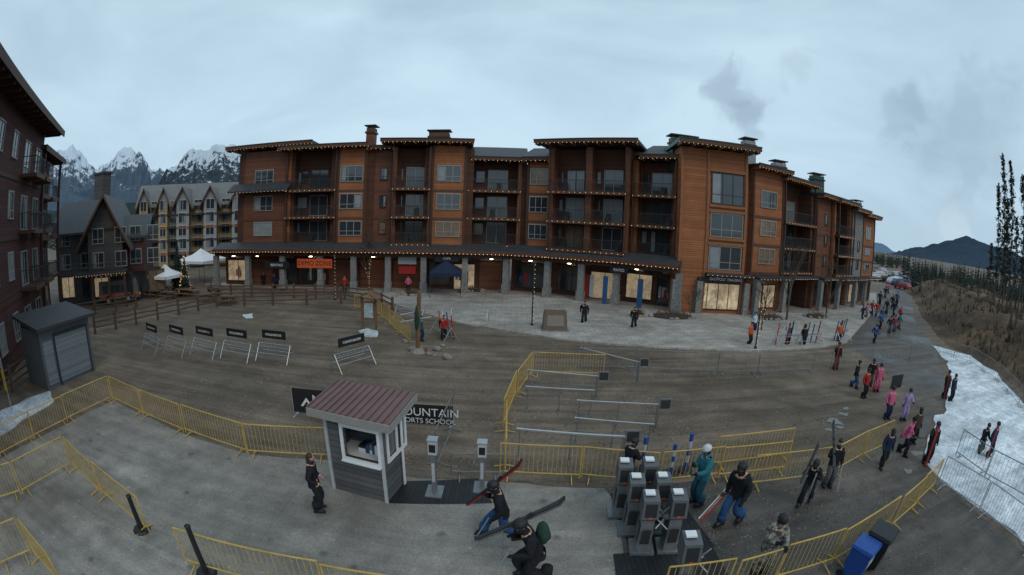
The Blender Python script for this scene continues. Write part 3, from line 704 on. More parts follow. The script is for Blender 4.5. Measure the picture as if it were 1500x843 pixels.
# grey timber lodge, second left
GB=Grp('timber_lodge_building',pt(150,445)); GB.gm=greysid
G0=pt(84,452);G1=pt(212,441)
fr=frame(G0,G1); w=fr.w; ze=zat(150,335,(G0+G1)/2); zr=zat(150,285,(G0+G1)/2)
GB['walls'].fbox(fr,0,w*.42,-12,-1,0,ze,greysid); GB['walls'].fbox(fr,w*.42,w*.80,-12,.4,0,ze,greysid); GB['walls'].fbox(fr,w*.80,w,-12,-1.5,0,ze-.8,redsid)
gable(GB,fr,0,w*.42,-12,-1,ze,(zr-ze)*.9,roofm,.8,True); gable(GB,fr,w*.42,w*.80,-12,.4,ze-.3,zr-ze,roofm,1.2,False); gable(GB,fr,w*.80,w,-11,-1.5,ze-.9,(zr-ze)*.6,roofm,.6,True)
for fl in range(3):
    z=.8+fl*ze/3.2
    for k,a in enumerate([.6,3.2,w*.42+.6,w*.42+3.2,w*.80+.6,w*.80+2.6]):
        d=-1 if a<w*.42 else (.4 if a<w*.8 else -1.5)
        if fl==0: window(GB,fr,a,a+1.7,d,z,z+1.9,2,wframed,False,random.choice([glassl,shopg]))
        else: window(GB,fr,a,a+1.2,d,z+.5,z+1.8,2,wframe,True,glass)
    if fl==1:
        balcony(GB,fr,w*.42,w*.80,.401,1.3,z-.1,True)
GB['porch_roof'].fbox(fr,w*.3,w*.85,.41,2.6,3.0,3.2,roofm); lights(GB['string_lights'],fr(w*.3,2.65,3.0),fr(w*.85,2.65,3.0),.3)
for a in (w*.31,w*.5,w*.68,w*.84): GB['posts'].fbox(fr,a-.12,a+.12,2.3,2.54,0,3.0,trimw)
p=at(145,256,62); fr2=frame(V((p.x-1.1,p.y,0)),V((p.x+1.1,p.y,0))); GB['chimney'].fbox(fr2,0,2.2,-1.5,0,8,p.z,greysid); GB['chimney'].fbox(fr2,-.15,2.35,-1.65,.15,p.z,p.z+.25,dkmetal)
GB.done()
# yellow/grey condo
YB=Grp('condominium_building',pt(285,392)); YB.gm=condow
Y0=pt(206,396);Y1=pt(262,392);Y2=pt(362,388)
for (A_,B_,m1,seed) in ((Y0,Y1,condow,0),(Y1,Y2,condoy,1)):
    fr=frame(A_,B_); w=fr.w; ze=zat(300,298,(A_+B_)/2); nb=5 if seed else 4
    YB['walls'].fbox(fr,0,w,-14,0,0,ze,m1)
    for b in range(nb):
        a0=w*b/nb;a1=w*(b+1)/nb
        proj=b%2==0
        if proj: YB['walls'].fbox(fr,a0+.1,a1-.1,0.001,1.6,0,ze+.3,condow if seed else condoy)
        d=1.6 if proj else 0
        for fl in range(5):
            z=.4+fl*(ze/5.0)
            window(YB,fr,a0+w/nb*.22,a1-w/nb*.22,d,z+.7,z+2.2,2,whited,False,glass)
            if not proj:
                YB['balconies'].fbox(fr,a0+.05,a1-.05,.001,1.5,z-.2,z,dkmetal); YB['railings'].fbox(fr,a0+.05,a1-.05,1.42,1.46,z+.9,z+1.0,dkmetal)
                for q in range(8): aa=a0+.1+(a1-a0-.2)*q/7; YB['railings'].fbox(fr,aa,aa+.04,1.42,1.46,z,z+.9,dkmetal)
            YB['trim'].fbox(fr,a0+(.1 if proj else 0),a1-(.1 if proj else 0),d+.002,d+.08,z-.25,z+.05,timber if (b+fl)%2 else dkmetal)
        if proj: gable(YB,fr,a0,a1,-6,1.6,ze+.3,2.2,mat('condo_roof',(.15,.145,.14),.7,.15,1),.7,False)
    gable(YB,fr,0,w,-14,0,ze,3.6,MC['condo_roof'],.8,True)
YB.done()
# ------------------------------------------------------------------ mountains and far land
def mountain(name,ridge,D0,D1,m,rough_amp,cols=160,rows=34,zb=-5,power=1.15,seed=0):
    b=MB(); vs=[];fs=[]
    us=[r[0] for r in ridge]
    for i in range(cols+1):
        u=us[0]+(us[-1]-us[0])*i/cols
        for k in range(len(ridge)-1):
            if ridge[k][0]<=u<=ridge[k+1][0]: break
        t=(u-ridge[k][0])/(ridge[k+1][0]-ridge[k][0]); v=ridge[k][1]*(1-t)+ridge[k+1][1]*t
        v+=noise.noise(V((u*.09,seed,0)))*5+noise.noise(V((u*.31,seed,3)))*2.5 if rough_amp>60 else 0
        top=at(u,v,D1); dx,dy=top.x/D1,top.y/D1
        for j in range(rows+1):
            s=j/rows; D=D0+(D1-D0)*s
            p=V((dx*D,dy*D,0)); n=0;amp=1;fq=6./D1
            for o_ in range(6):
                nv=noise.noise(V((p.x*fq+seed,p.y*fq,o_*3.1))); n+=amp*(1-2*abs(nv)); amp*=.5; fq*=2.1
            z=zb+(top.z-zb)*(s**power)+rough_amp*(n-1.0)*math.sin(min(1,s*1.2)*math.pi*.5)*(.35 if s>.97 else 1)*min(1,s*3)
            vs.append(V((p.x,p.y,z)))
    for i in range(cols):
        for j in range(rows):
            a=i*(rows+1)+j; fs.append((a,a+rows+1,a+rows+2,a+1))
    o=len(vs)
    for i in range(cols+1):
        t=vs[i*(rows+1)+rows]; vs.append(V((t.x*1.3,t.y*1.3,zb)))
    for i in range(cols): fs.append((i*(rows+1)+rows,(i+1)*(rows+1)+rows,o+i+1,o+i))
    b.add(vs,fs,m,False); return b.make(name,None,V((0,0,0)))
def mtnmat(name,rock,snow,tree,z0,z1,thr,ns=.012,wid=.06):
    m=bpy.data.materials.new(name); m.use_nodes=True; nt=m.node_tree; N=nt.nodes; L=nt.links; b=N['Principled BSDF']; b.inputs['Roughness'].default_value=.95; b.inputs['Specular IOR Level'].default_value=.05
    ge=N.new('ShaderNodeNewGeometry'); sp=N.new('ShaderNodeSeparateXYZ'); L.new(ge.outputs['Position'],sp.inputs[0]); sn=N.new('ShaderNodeSeparateXYZ'); L.new(ge.outputs['True Normal'],sn.inputs[0])
    no=N.new('ShaderNodeTexNoise'); no.inputs['Scale'].default_value=ns; no.inputs['Detail'].default_value=9; no.inputs['Roughness'].default_value=.72
    mp=N.new('ShaderNodeMapping'); mp.inputs['Scale'].default_value=(1.6,1.6,.45); L.new(ge.outputs['Position'],mp.inputs['Vector']); L.new(mp.outputs[0],no.inputs['Vector'])
    mr=N.new('ShaderNodeMapRange'); L.new(sp.outputs[2],mr.inputs[0]); mr.inputs[1].default_value=z0; mr.inputs[2].default_value=z1
    a=N.new('ShaderNodeMath'); a.operation='MULTIPLY_ADD'; L.new(no.outputs['Fac'],a.inputs[0]); a.inputs[1].default_value=1.8; L.new(mr.outputs[0],a.inputs[2])
    c=N.new('ShaderNodeMath'); c.operation='MULTIPLY_ADD'; L.new(sn.outputs[2],c.inputs[0]); c.inputs[1].default_value=.5; L.new(a.outputs[0],c.inputs[2])
    cr=N.new('ShaderNodeValToRGB'); e=cr.color_ramp.elements
    dv=N.new('ShaderNodeMath'); dv.operation='DIVIDE'; L.new(c.outputs[0],dv.inputs[0]); dv.inputs[1].default_value=2.8
    e[0].position=thr-.12; e[0].color=(*tree,1); e[1].position=thr+wid; e[1].color=(*snow,1); x=e.new(thr-.01); x.color=(*rock,1)
    L.new(dv.outputs[0],cr.inputs[0]); L.new(cr.outputs[0],b.inputs['Base Color']); return m
snowmt=mtnmat('snowy_mountain',(.09,.12,.16),(.56,.62,.69),(.07,.10,.13),150,800,.60,.010,.035)  # bluish rock, snow and tree colours have distance haze painted in
darkr=mtnmat('foothill_mountain',(.05,.065,.08),(.52,.58,.64),(.030,.042,.052),80,520,.60,.02,.03)  # blue shift in these colours is painted haze too
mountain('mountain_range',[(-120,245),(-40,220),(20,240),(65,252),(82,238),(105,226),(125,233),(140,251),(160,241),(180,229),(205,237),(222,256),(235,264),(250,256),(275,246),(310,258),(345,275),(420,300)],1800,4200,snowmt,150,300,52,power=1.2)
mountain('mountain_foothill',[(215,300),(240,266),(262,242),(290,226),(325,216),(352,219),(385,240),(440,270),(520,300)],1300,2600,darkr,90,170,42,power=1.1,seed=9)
mountain('mountain_foothill',[(-100,325),(60,312),(140,300),(215,298),(262,305),(330,318)],500,1100,mtnmat('lower_forest',(.04,.055,.05),(.25,.3,.32),(.025,.038,.035),60,900,.95),14,80,16,seed=4)
mountain('distant_mountain',[(1180,388),(1240,372),(1270,362),(1282,357),(1297,362),(1310,374),(1340,392),(1360,396)],3500,6000,mtnmat('haze_blue_mountain',(.16,.24,.32),(.5,.58,.65),(.11,.18,.25),300,900,.75),60,70,16,seed=2)  # blue base colours stand in for haze over the far ridge
mountain('distant_mountain',[(1265,396),(1300,380),(1330,370),(1360,362),(1385,352),(1415,350),(1440,356),(1470,368),(1510,382),(1600,400)],2200,3800,mtnmat('near_haze_blue_mountain',(.045,.07,.10),(.4,.48,.55),(.03,.05,.075),250,700,.70),45,110,20,seed=5)  # same haze tint, painted darker for the nearer ridge
# ------------------------------------------------------------------ trees
def conifer(b,base,h,r,tiers=9,k=9,tk=True):
    if tk: b.beam(base,base+V((0,0,h*.9)),h*.014+.04,bark,.02,5)
    for t in range(tiers):
        f=t/tiers; z=h*(.10+.86*f); rr=r*(1-f)**.85*rnd(.75,1.15)+.05; 
        for i in range(k):
            a=6.283*(i+rnd(-.4,.4))/k; q=rr*rnd(.6,1.15); c=V((math.cos(a),math.sin(a),0)); s=V((-c.y,c.x,0))
            root=base+V((0,0,z+h*.05)); tip=base+c*q+V((0,0,z-q*.35)); mid=base+c*q*.5+V((0,0,z-q*.02)); wd=q*.34
            b.add([root,mid+s*wd,tip,mid-s*wd],[(0,1,2,3)],needle)
fb=MB()
for i in range(620):
    u=rnd(1322,1590); D=rnd(105,230)
    d=ray(u,400); h_=math.hypot(d.x,d.y); p=V((d.x/h_*D,d.y/h_*D,-.3))
    hh=rnd(3.0,7.6)*(1.0 if random.random()<.85 else 1.3)
    conifer(fb,p,hh,hh*.2,8,6,False)
fb.make('conifer_forest')
fb=MB()
for i in range(260):
    u=rnd(1272,1330); D=rnd(230,420); d=ray(u,400); h_=math.hypot(d.x,d.y); conifer(fb,V((d.x/h_*D,d.y/h_*D,-1)),rnd(5,9),1.6,5,5,False)
for i in range(500):
    u=rnd(-60,350); D=rnd(190,420); d=ray(u,400); h_=math.hypot(d.x,d.y); conifer(fb,V((d.x/h_*D,d.y/h_*D,-1)),rnd(9,17),2.4,6,5,False)
fb.make('distant_conifer_forest')
def tall_tree(u,vb,vt,D,wd):
    b=MB(); base=at(u,vb,D); top=at(u+2,vt,D); h=top.z-base.z; 
    b.beam(base-V((0,0,3)),base+V((0,0,h)),.13,bark,.02,6)
    n=int(h*15)
    for i in range(n):
        f=rnd(.08,1)**.9; z=h*f; a=rnd(0,6.283); L=wd*(1.05-f)**.5*rnd(.3,1.25); c=V((math.cos(a),math.sin(a),0))
        p=base+V((0,0,z)); q=p+c*L+V((0,0,L*rnd(-.4,.5)))
        b.beam(p,q,.022,twig,.006,3,caps=False)
        for k in range(12):
            t=rnd(.3,1.08); w=p.lerp(q,t)+V((rnd(-.12,.12),rnd(-.12,.12),rnd(-.2,.1))); s=rnd(.05,.15)
            e1=V((rnd(-1,1),rnd(-1,1),rnd(-1,1)))*s; e2=V((rnd(-1,1),rnd(-1,1),rnd(-1,1)))*s
            b.add([w-e1,w+e2,w+e1,w-e2*.7],[(0,1,2,3)],random.choice([needle,leafm,leafm]))
    b.make('tall_pine_tree')
for a in [(1466,425,226,58,.95),(1477,425,236,60,.9),(1457,425,268,64,.8),(1470,428,290,56,.9),(1494,428,258,50,1.0),(1508,430,280,50,1.0),(1484,425,318,66,.8),(1448,422,356,72,.9),(1499,425,330,60,.9)]: tall_tree(*a)
def bare_tree(name,u,v,vt,lit=False,spread=.5,m=None):
    b=MB(); base=pt(u,v); h=zat(u,vt,base); m=m or bark
    def br(p,d,L,r,lv):
        q=p+d*L; b.beam(p,q,r,m if lv<2 else twig,r*.62,5 if lv<2 else 3,caps=False)
        if lit and lv<2: lights(b,p+V((0,-r-.02,0)),q+V((0,-r-.02,0)),.4,.022)
        if lv>=5 or L<.12: return
        for k in range(3 if lv else 4):
            nd=(d+V((rnd(-1,1),rnd(-1,1),rnd(-.1,.6)))*spread).normalized(); br(q if k<2 else p.lerp(q,rnd(.5,.9)),nd,L*rnd(.62,.82),r*.6,lv+1)
    br(base,V((rnd(-.04,.04),0,1)),h*.30,h*.012+.03,0)
    b.make(name,None,base)
bare_tree('bare_aspen_tree',1152,470,330,False); bare_tree('bare_aspen_tree',541,428,338,True,.35); bare_tree('bare_aspen_tree',1010,470,415,False,.45)
bare_tree('bare_aspen_tree',1210,462,365); bare_tree('bare_aspen_tree',1115,485,405,True)
bare_tree('bare_aspen_tree',1400,432,385,False,.5); bare_tree('bare_aspen_tree',1368,440,400,False,.5); bare_tree('bare_aspen_tree',1430,455,405,False,.5)
def small_conifer(name,u,v,vt,lit):
    b=MB(); base=pt(u,v); h=zat(u,vt,base); conifer(b,base,h,h*.2,22,14)
    if lit:
        for i in range(60):
            f=random.random(); a=rnd(0,6.28); r=h*.19*(1-f); c=base+V((math.cos(a)*r,math.sin(a)*r,h*(.08+.9*f))); lights(b,c,c+V((0,0,.01)),1,.03)
    b.make(name,None,base)
small_conifer('spruce_tree',272,432,372,True); small_conifer('spruce_tree',262,430,350,False); small_conifer('spruce_tree',228,432,395,False)
# brown bank on the right
bankm=groundmat('earth_bank',((.065,.042,.026),(.165,.110,.068)),(.12,.9,5),(.9,.98),.9,streak=.15)
bb=MB(); base_px=[(1318,425),(1332,434),(1345,462),(1375,505),(1425,528),(1465,556),(1510,602),(1600,690)]
NB=80; rows=34; vs=[];fs=[]
bw=[pt(*p) for p in base_px]
for i in range(NB+1):
    t=i/NB*(len(bw)-1); k=min(int(t),len(bw)-2); p=bw[k].lerp(bw[k+1],t-k)
    rg=V((p.x,p.y*.35,0)).normalized() 
    for j in range(rows+1):
        s=j/rows; q=p+rg*(s*60)
        prof=min(1,s*4.0); z=3.0*prof*prof*(3-2*prof)*(1 if i>8 else .3+i/8*.7)*(1-.55*s)
        z+=(noise.noise(q*.18)*1.0+noise.noise(q*.7)*.4+noise.noise(q*2.1)*.14)*min(1,s*8)
        vs.append(V((q.x,q.y,z-.05+(.05 if j else -.1))))
for i in range(NB):
    for j in range(rows):
        a=i*(rows+1)+j; fs.append((a,a+rows+1,a+rows+2,a+1))
bb.add(vs,fs,bankm,True); bb.make('hillside_bank',None,V((0,0,0)))
br_=MB()
for i in range(4200):
    p=random.choice(vs); 
    if p.z<.4 or noise.noise(p*.12)<-.15: continue
    c=p+V((rnd(-1.2,1.2),rnd(-1.2,1.2),-.05)); hh=rnd(.2,.85)
    for k in range(5):
        a=rnd(0,6.28); d=V((math.cos(a)*rnd(.1,.5),math.sin(a)*rnd(.1,.5),hh)); s=V((-d.y,d.x,0))*.18+V((.03,.03,0))
        br_.add([c-s,c+s,c+d],[(0,1,2)],[brush,brush,twig,leafm,brush][k%5])
br_.make('dry_shrubs')
fb=MB()
for i in range(46):
    p=random.choice(vs)
    if p.z<.6 or p.length<44: continue
    hh=rnd(.9,2.6); conifer(fb,p-V((0,0,.2)),hh,hh*.24,9,7)
fb.make('young_conifers')
# ------------------------------------------------------------------ fences and barriers
def barrier(name,p,q,m,h=1.1,sp=.13,feet=True,rt=.021):
    d=(q-p); L=d.length; d.normalize(); n=V((-d.y,d.x,0)); b=MB(); Z=V((0,0,1))
    tilt=n*rnd(-.03,.03)
    def P_(a,z): return p+d*a+Z*z+tilt*z
    b.beam(P_(0,h),P_(L,h),rt,m,None,6); b.beam(P_(0,.2),P_(L,.2),rt,m,None,6)
    b.beam(P_(0,.06),P_(0,h),rt,m,None,6); b.beam(P_(L,.06),P_(L,h),rt,m,None,6)
    k=max(2,int(L/sp))
    for i in range(1,k): b.beam(P_(L*i/k,.2),P_(L*i/k,h),.0085,m,None,4,caps=False)
    if feet:
        for a in(.22,L-.22):
            c=P_(a,0)
            b.beam(c-n*.33+Z*.025,c+Z*.10,.02,m,None,4); b.beam(c+n*.33+Z*.025,c+Z*.10,.02,m,None,4); b.beam(c+Z*.09,c+Z*.2,.018,m,None,4)
    b.make(name)
def run(name,px,m,L=2.35,**k):
    w=[pt(*p) for p in px]
    for a,b in zip(w[:-1],w[1:]):
        n=max(1,round((b-a).length/L))
        for i in range(n):
            x=a.lerp(b,i/n);y=a.lerp(b,(i+1)/n); g_=(y-x).normalized()*.04; o=V((rnd(-.05,.05),rnd(-.05,.05),0))
            barrier(name,x+g_+o,y-g_+o+V((rnd(-.04,.04),rnd(-.04,.04),0)),m,**k)
run('crowd_barrier',[(-60,705),(0,672),(100,620),(165,588),(270,636),(362,668),(482,674)],yellow)
run('crowd_barrier',[(-40,750),(35,727),(108,686),(150,727),(222,786)],yellow)
run('crowd_barrier',[(-50,850),(0,836),(50,815),(98,872)],yellow)
run('crowd_barrier',[(272,830),(480,880),(640,905)],yellow)
run('crowd_barrier',[(732,698),(850,703),(960,712),(1050,702),(1150,690)],yellow)
run('crowd_barrier',[(738,690),(738,628),(757,580),(778,549),(884,553)],yellow)
run('crowd_barrier',[(1042,687),(1155,672)],yellow)
run('crowd_barrier',[(1095,716),(1215,699),(1262,672),(1300,655)],yellow)
run('crowd_barrier',[(1368,716),(1300,775),(1215,828),(1130,855),(1060,875),(960,890)],yellow)
run('crowd_barrier',[(520,452),(548,458),(570,475),(602,505)],yellow)
lw=mat('grey_plastic_barrier',(.36,.37,.38),.5,.1,3)
run('plastic_barrier',[(1372,712),(1432,752),(1510,818),(1560,860)],lw)
run('safety_fence',[(1398,668),(1440,700),(1520,745)],metalg,sp=.2)
run('safety_fence',[(1372,517),(1420,533),(1460,560),(1510,620),(1560,680)],metalg,sp=.25,rt=.015,h=1.2)
run('steel_barrier',[(850,541),(930,543),(1050,548),(1110,549),(1192,545)],metalg,3.4,sp=.6)
run('steel_barrier',[(1215,541),(1290,536),(1365,521)],metalg,3.4,sp=.5)
def queue_rail(px0,px1,head=True,h=.95,th=.03):
    p=pt(*px0);q=pt(*px1); d=(q-p).normalized(); n=V((-d.y,d.x,0)); L=(q-p).length; b=MB(); Z=V((0,0,1))
    b.beam(p+Z*h,q+Z*h,th,alum,None,6); b.beam(p+Z*(h-.45),q+Z*(h-.45),th*.5,metalg,None,6)
    for a in(.1,L*.5,L-.1):
        c=p+d*a; b.beam(c,c+Z*h,.022,metalg,None,6); b.beam(c-n*.35+Z*.02,c+n*.35+Z*.02,.022,metalg,None,4)
    if head:
        c=q+Z*h; fr=lambda a,d_,z:c+V((a,0,0))+V((0,-d_,0))+Z*z
        b.fbox(fr,-.05,.42,-.03,.03,-.2,.22,metalg); b.fbox(fr,.0,.37,.031,.036,-.15,.17,dkmetal); b.fbox(fr,-.05,.0,-.03,.03,-.95,-.2,metalg)
    b.make('queue_rail')
queue_rail((848,536),(935,560)); queue_rail((770,573),(875,583),True); queue_rail((768,600),(868,606),False); queue_rail((842,622),(962,628)); queue_rail((838,650),(952,660),False); queue_rail((755,668),(912,680),True,th=.045)
def railfence(px,name='split_rail_fence'):
    w=[pt(*p) for p in px]; b=MB(); Z=V((0,0,1))
    for a,c in zip(w[:-1],w[1:]):
        n=max(1,round((c-a).length/2.4))
        for i in range(n):
            x=a.lerp(c,i/n);y=a.lerp(c,(i+1)/n)
            b.beam(x,x+Z*1.35,.11,fencew,.10,6)
            for z in(.45,.8,1.15): b.beam(x+Z*(z+rnd(-.05,.05)),y+Z*(z+rnd(-.05,.05)),.065,fencew,.055,5)
    b.beam(w[-1],w[-1]+Z*1.35,.11,fencew,.1,6); b.make(name)
railfence([(140,490),(200,476),(262,462),(318,450),(400,448),(500,446)]); railfence([(505,440),(545,447),(575,462)]); railfence([(310,437),(400,437),(495,437)])
railfence([(60,545),(20,575),(-40,600)]); railfence([(100,470),(140,462),(200,452)])
def ski_rack(u,v,face,w=2.0,board=True,skis=0,h=.85):
    c=pt(u,v); a=math.radians(face); e=V((math.cos(a),math.sin(a),0)); n=V((-e.y,e.x,0)); b=MB(); Z=V((0,0,1))
    for s in(-1,1):
        x=c+e*s*w/2
        for t in(-1,1): b.beam(x+n*t*.5,x+Z*h,.022,alum,None,6)
        b.beam(x-n*.33+Z*.3,x+n*.33+Z*.3,.018,metalg,None,5)
    for t,z in((-.3,.4),(.3,.4),(0,h),(-.12,h*.82),(.12,h*.82)): b.beam(c-e*w/2+n*t+Z*z,c+e*w/2+n*t+Z*z,.018,alum,None,6)
    for i in range(9):
        x=c+e*(-w/2+w*(i+.5)/9)+Z*h*.9
        for t in(-1,1): b.beam(x,x+n*t*.24+Z*.05,.012,metalg,None,4)
    if board:
        fr=lambda A,d_,z:c+e*A-n*d_+Z*z
        for s in(-.6,.6): b.beam(c+e*s*w*.55+Z*h,c+e*s*w*.55+Z*(h+.62),.018,metalg,None,5)
        b.fbox(fr,-w*.37,w*.37,-.03,.03,h+.28,h+.70,black); b.fbox(fr,-w*.26,w*.26,.031,.034,h+.42,h+.54,mat('sign_print',(.3,.3,.3),.5,.9,30,contrast=.02))
    for i in range(skis):
        x=c+e*(-w/2+w*(i+.5)/skis+rnd(-.08,.08))+n*.3; mm=random.choice([CL['red'],CL['blue'],CL['white'],CL['black'],CL['grey'],CL['orange']]); b.beam(x,x-n*rnd(.2,.3)+Z*rnd(1.4,1.75),.05,mm,.045,4)
    b.make('ski_rack')
for (u,v,f) in [(226,514,-18),(262,518,-14),(303,521,-10),(350,525,-7),(404,528,-4)]: ski_rack(u,v,f)
ski_rack(517,538,60,2.2,True); ski_rack(601,468,-25,2.4,False); ski_rack(650,494,-60,2.4,False,4); ski_rack(688,470,-8,2.6,False)
for (u,v,f,s) in [(1152,508,5,5),(1186,506,5,4),(1232,500,25,5)]: ski_rack(u,v,f,2.2,False,s)
# ------------------------------------------------------------------ booth
Bk=pt(592,708); P1=pt(568,737); dv=(Bk-P1); D=min(1.65,dv.length); nn=-dv.normalized(); ee=V((-nn.y,nn.x,0))
if ee.x<0: ee=-ee
w=1.62; P0=P1-ee*w
def fr(a,d,z): return V((P0.x,P0.y,0))+ee*a+nn*d+V((0,0,z))
fr.e=ee; fr.n=nn
B=Grp('ticket_booth',(P0+P1)/2)
zh=2.38
W_=B['walls']; t=.06
wx0=w*.34; wx1=w*.94; wz0=1.2; wz1=2.05
W_.fbox(fr,0,wx0,-t,0,0,zh,booths); W_.fbox(fr,wx0,wx1,-t,0,0,wz0,booths); W_.fbox(fr,wx0,wx1,-t,0,wz1,zh,booths); W_.fbox(fr,wx1,w,-t,0,0,zh,booths)
W_.fbox(fr,0,t,-D,-t,0,zh+.1,booths); W_.fbox(fr,t,w-t,-D,-D+t,0,zh+.2,booths)
W_.fbox(fr,w-t,w,-D+.001,-t,0,1.2,booths); W_.fbox(fr,w-t,w,-D,-t,2.1,zh+.1,booths); W_.fbox(fr,w-t,w,-.3,-t,1.2,2.1,booths); W_.fbox(fr,w-t,w,-D,-1.3,1.2,2.1,booths)
G_=B['window_trim']
for a0,a1,z0,z1 in((wx0-.09,wx1+.07,wz0-.1,wz0),(wx0-.09,wx1+.07,wz1,wz1+.1),(wx0-.09,wx0,wz0,wz1),(wx1,wx1+.07,wz0,wz1)): G_.fbox(fr,a0,a1,0.046,.08,z0,z1,white)
B['counter'].fbox(fr,wx0-.1,wx1+.05,-.35,.12,wz0-.14,wz0-.101,white)
for a0,a1,z0,z1 in((-1.36,-.22,1.1,1.2),(-1.36,-.22,2.1,2.2),(-.3,-.22,1.2,2.1),(-1.36,-1.28,1.2,2.1),(-.82,-.76,1.2,2.1)):
    G_.fbox(fr,w,w+.04,a0,a1,z0,z1,white)
for a in (-.035,w-.05): G_.fbox(fr,a,a+.085,.001,.045,0,zh,whited)
G_.fbox(fr,w+.041,w+.07,-D,-D+.1,0,zh,white)
G_.fbox(fr,-.036,-.002,-.1,0,0,zh,whited)
B['glazing'].fbox(fr,w-.04,w-.03,-1.3,-.3,1.2,2.1,mat('clear_pane',(.12,.13,.14),.05,.2,1,spec=.8))
B['desk'].fbox(fr,.1,w-.1,-1.0,-.36,.8,1.1,white)
for k in range(11): a=rnd(wx0,wx1-.3); B['desk_items'].fbox(fr,a,a+rnd(.08,.25),rnd(-.9,-.6),-.5+k*.003,1.101,1.1+rnd(.05,.3),random.choice([white,white,black,metalg,CL['blue']]))
oh=.30; z0=zh+.02; z1=zh+.24
B['roof'].hexa([fr(-oh,oh,z0),fr(w+oh+.1,oh,z0),fr(w+oh+.1,-D-.2,z1),fr(-oh,-D-.2,z1),fr(-oh,oh,z0+.1),fr(w+oh+.1,oh,z0+.1),fr(w+oh+.1,-D-.2,z1+.1),fr(-oh,-D-.2,z1+.1)],boothroof)
for k in range(13):
    a=-oh+(w+2*oh+.1)*k/12; B['roof_ribs'].hexa([fr(a-.018,oh+.01,z0+.1),fr(a+.018,oh+.01,z0+.1),fr(a+.018,-D-.2,z1+.1),fr(a-.018,-D-.2,z1+.1),fr(a-.018,oh+.01,z0+.135),fr(a+.018,oh+.01,z0+.135),fr(a+.018,-D-.2,z1+.135),fr(a-.018,-D-.2,z1+.135)],boothroof)
B['fascia'].fbox(fr,-oh-.02,w+oh+.12,oh+.001,oh+.04,z0-.12,z0+.09,wframe)
B['fascia'].hexa([fr(w+oh+.101,oh,z0-.1),fr(w+oh+.14,oh,z0-.1),fr(w+oh+.14,-D-.2,z1-.1),fr(w+oh+.101,-D-.2,z1-.1),fr(w+oh+.101,oh,z0+.09),fr(w+oh+.14,oh,z0+.09),fr(w+oh+.14,-D-.2,z1+.09),fr(w+oh+.101,-D-.2,z1+.09)],wframe)
B.done()
def banner(name,pa,pb,vt,txt,sz,logo=True,tx=.58):
    a=pt(*pa);b=pt(*pb); G=Grp(name,(a+b)/2); fr=frame(a,b); h=zat(pa[0],vt,a)
    G['panel'].fbox(fr,0,fr.w,-.02,.02,.12,h,black)
    for x in(-.03,fr.w): G['posts'].fbox(fr,x,x+.03,-.03,.03,0,h+.05,alum)
    for x in(.1,fr.w-.1): G['feet'].fbox(fr,x-.04,x+.04,-.4,.4,0,.05,alum)
    ts=txt.split('|')
    for i,s in enumerate(ts): text(s,fr(fr.w*tx,.022,h*.66-.32*i),fr.e,fr.n,sz*(1 if i==0 else .62),white,G.e)
    if logo:
        x0=fr.w*.10; zc=h*.5
        G['logo'].add([fr(x0,.023,zc-.15),fr(x0+.25,.023,zc+.2),fr(x0+.5,.023,zc-.15),fr(x0+.4,.023,zc-.15),fr(x0+.25,.023,zc+.05),fr(x0+.1,.023,zc-.15)],[(0,1,4,5),(1,2,3,4)],white)
    G.done()
banner('banner_sign',(432,607),(548,618),568,'MOUNTAIN|RESORT',.42,True,.62); banner('banner_sign',(552,620),(664,628),588,'MOUNTAIN|SPORTS SCHOOL',.42,False,.66)
run('steel_barrier',[(640,690),(664,628)],metalg,4,sp=.3,h=1.3); run('steel_barrier',[(660,700),(740,702)],metalg,4,sp=.8,h=.8)
def gate_pillar(u,v,vt):
    c=pt(u,v); h=zat(u,vt,c); b=MB(); fr=lambda a,d,z:c+V((a,-d,z))
    b.fbox(fr,-.22,.22,-.3,.3,.02,.06,metalg); b.fbox(fr,-.06,.06,-.09,.09,.06,h-.4,metalg); b.fbox(fr,-.11,.11,-.12,.12,h-.4,h,whited); b.fbox(fr,-.08,.08,.121,.128,h-.32,h-.1,black); b.fbox(fr,-.04,.04,.091,.096,h*.25,h*.6,whited)
    b.fbox(fr,-.13,.13,-.14,.14,h+.001,h+.03,alum)
    b.make('ticket_scanner_post')
gate_pillar(637,722,644); gate_pillar(706,716,648)
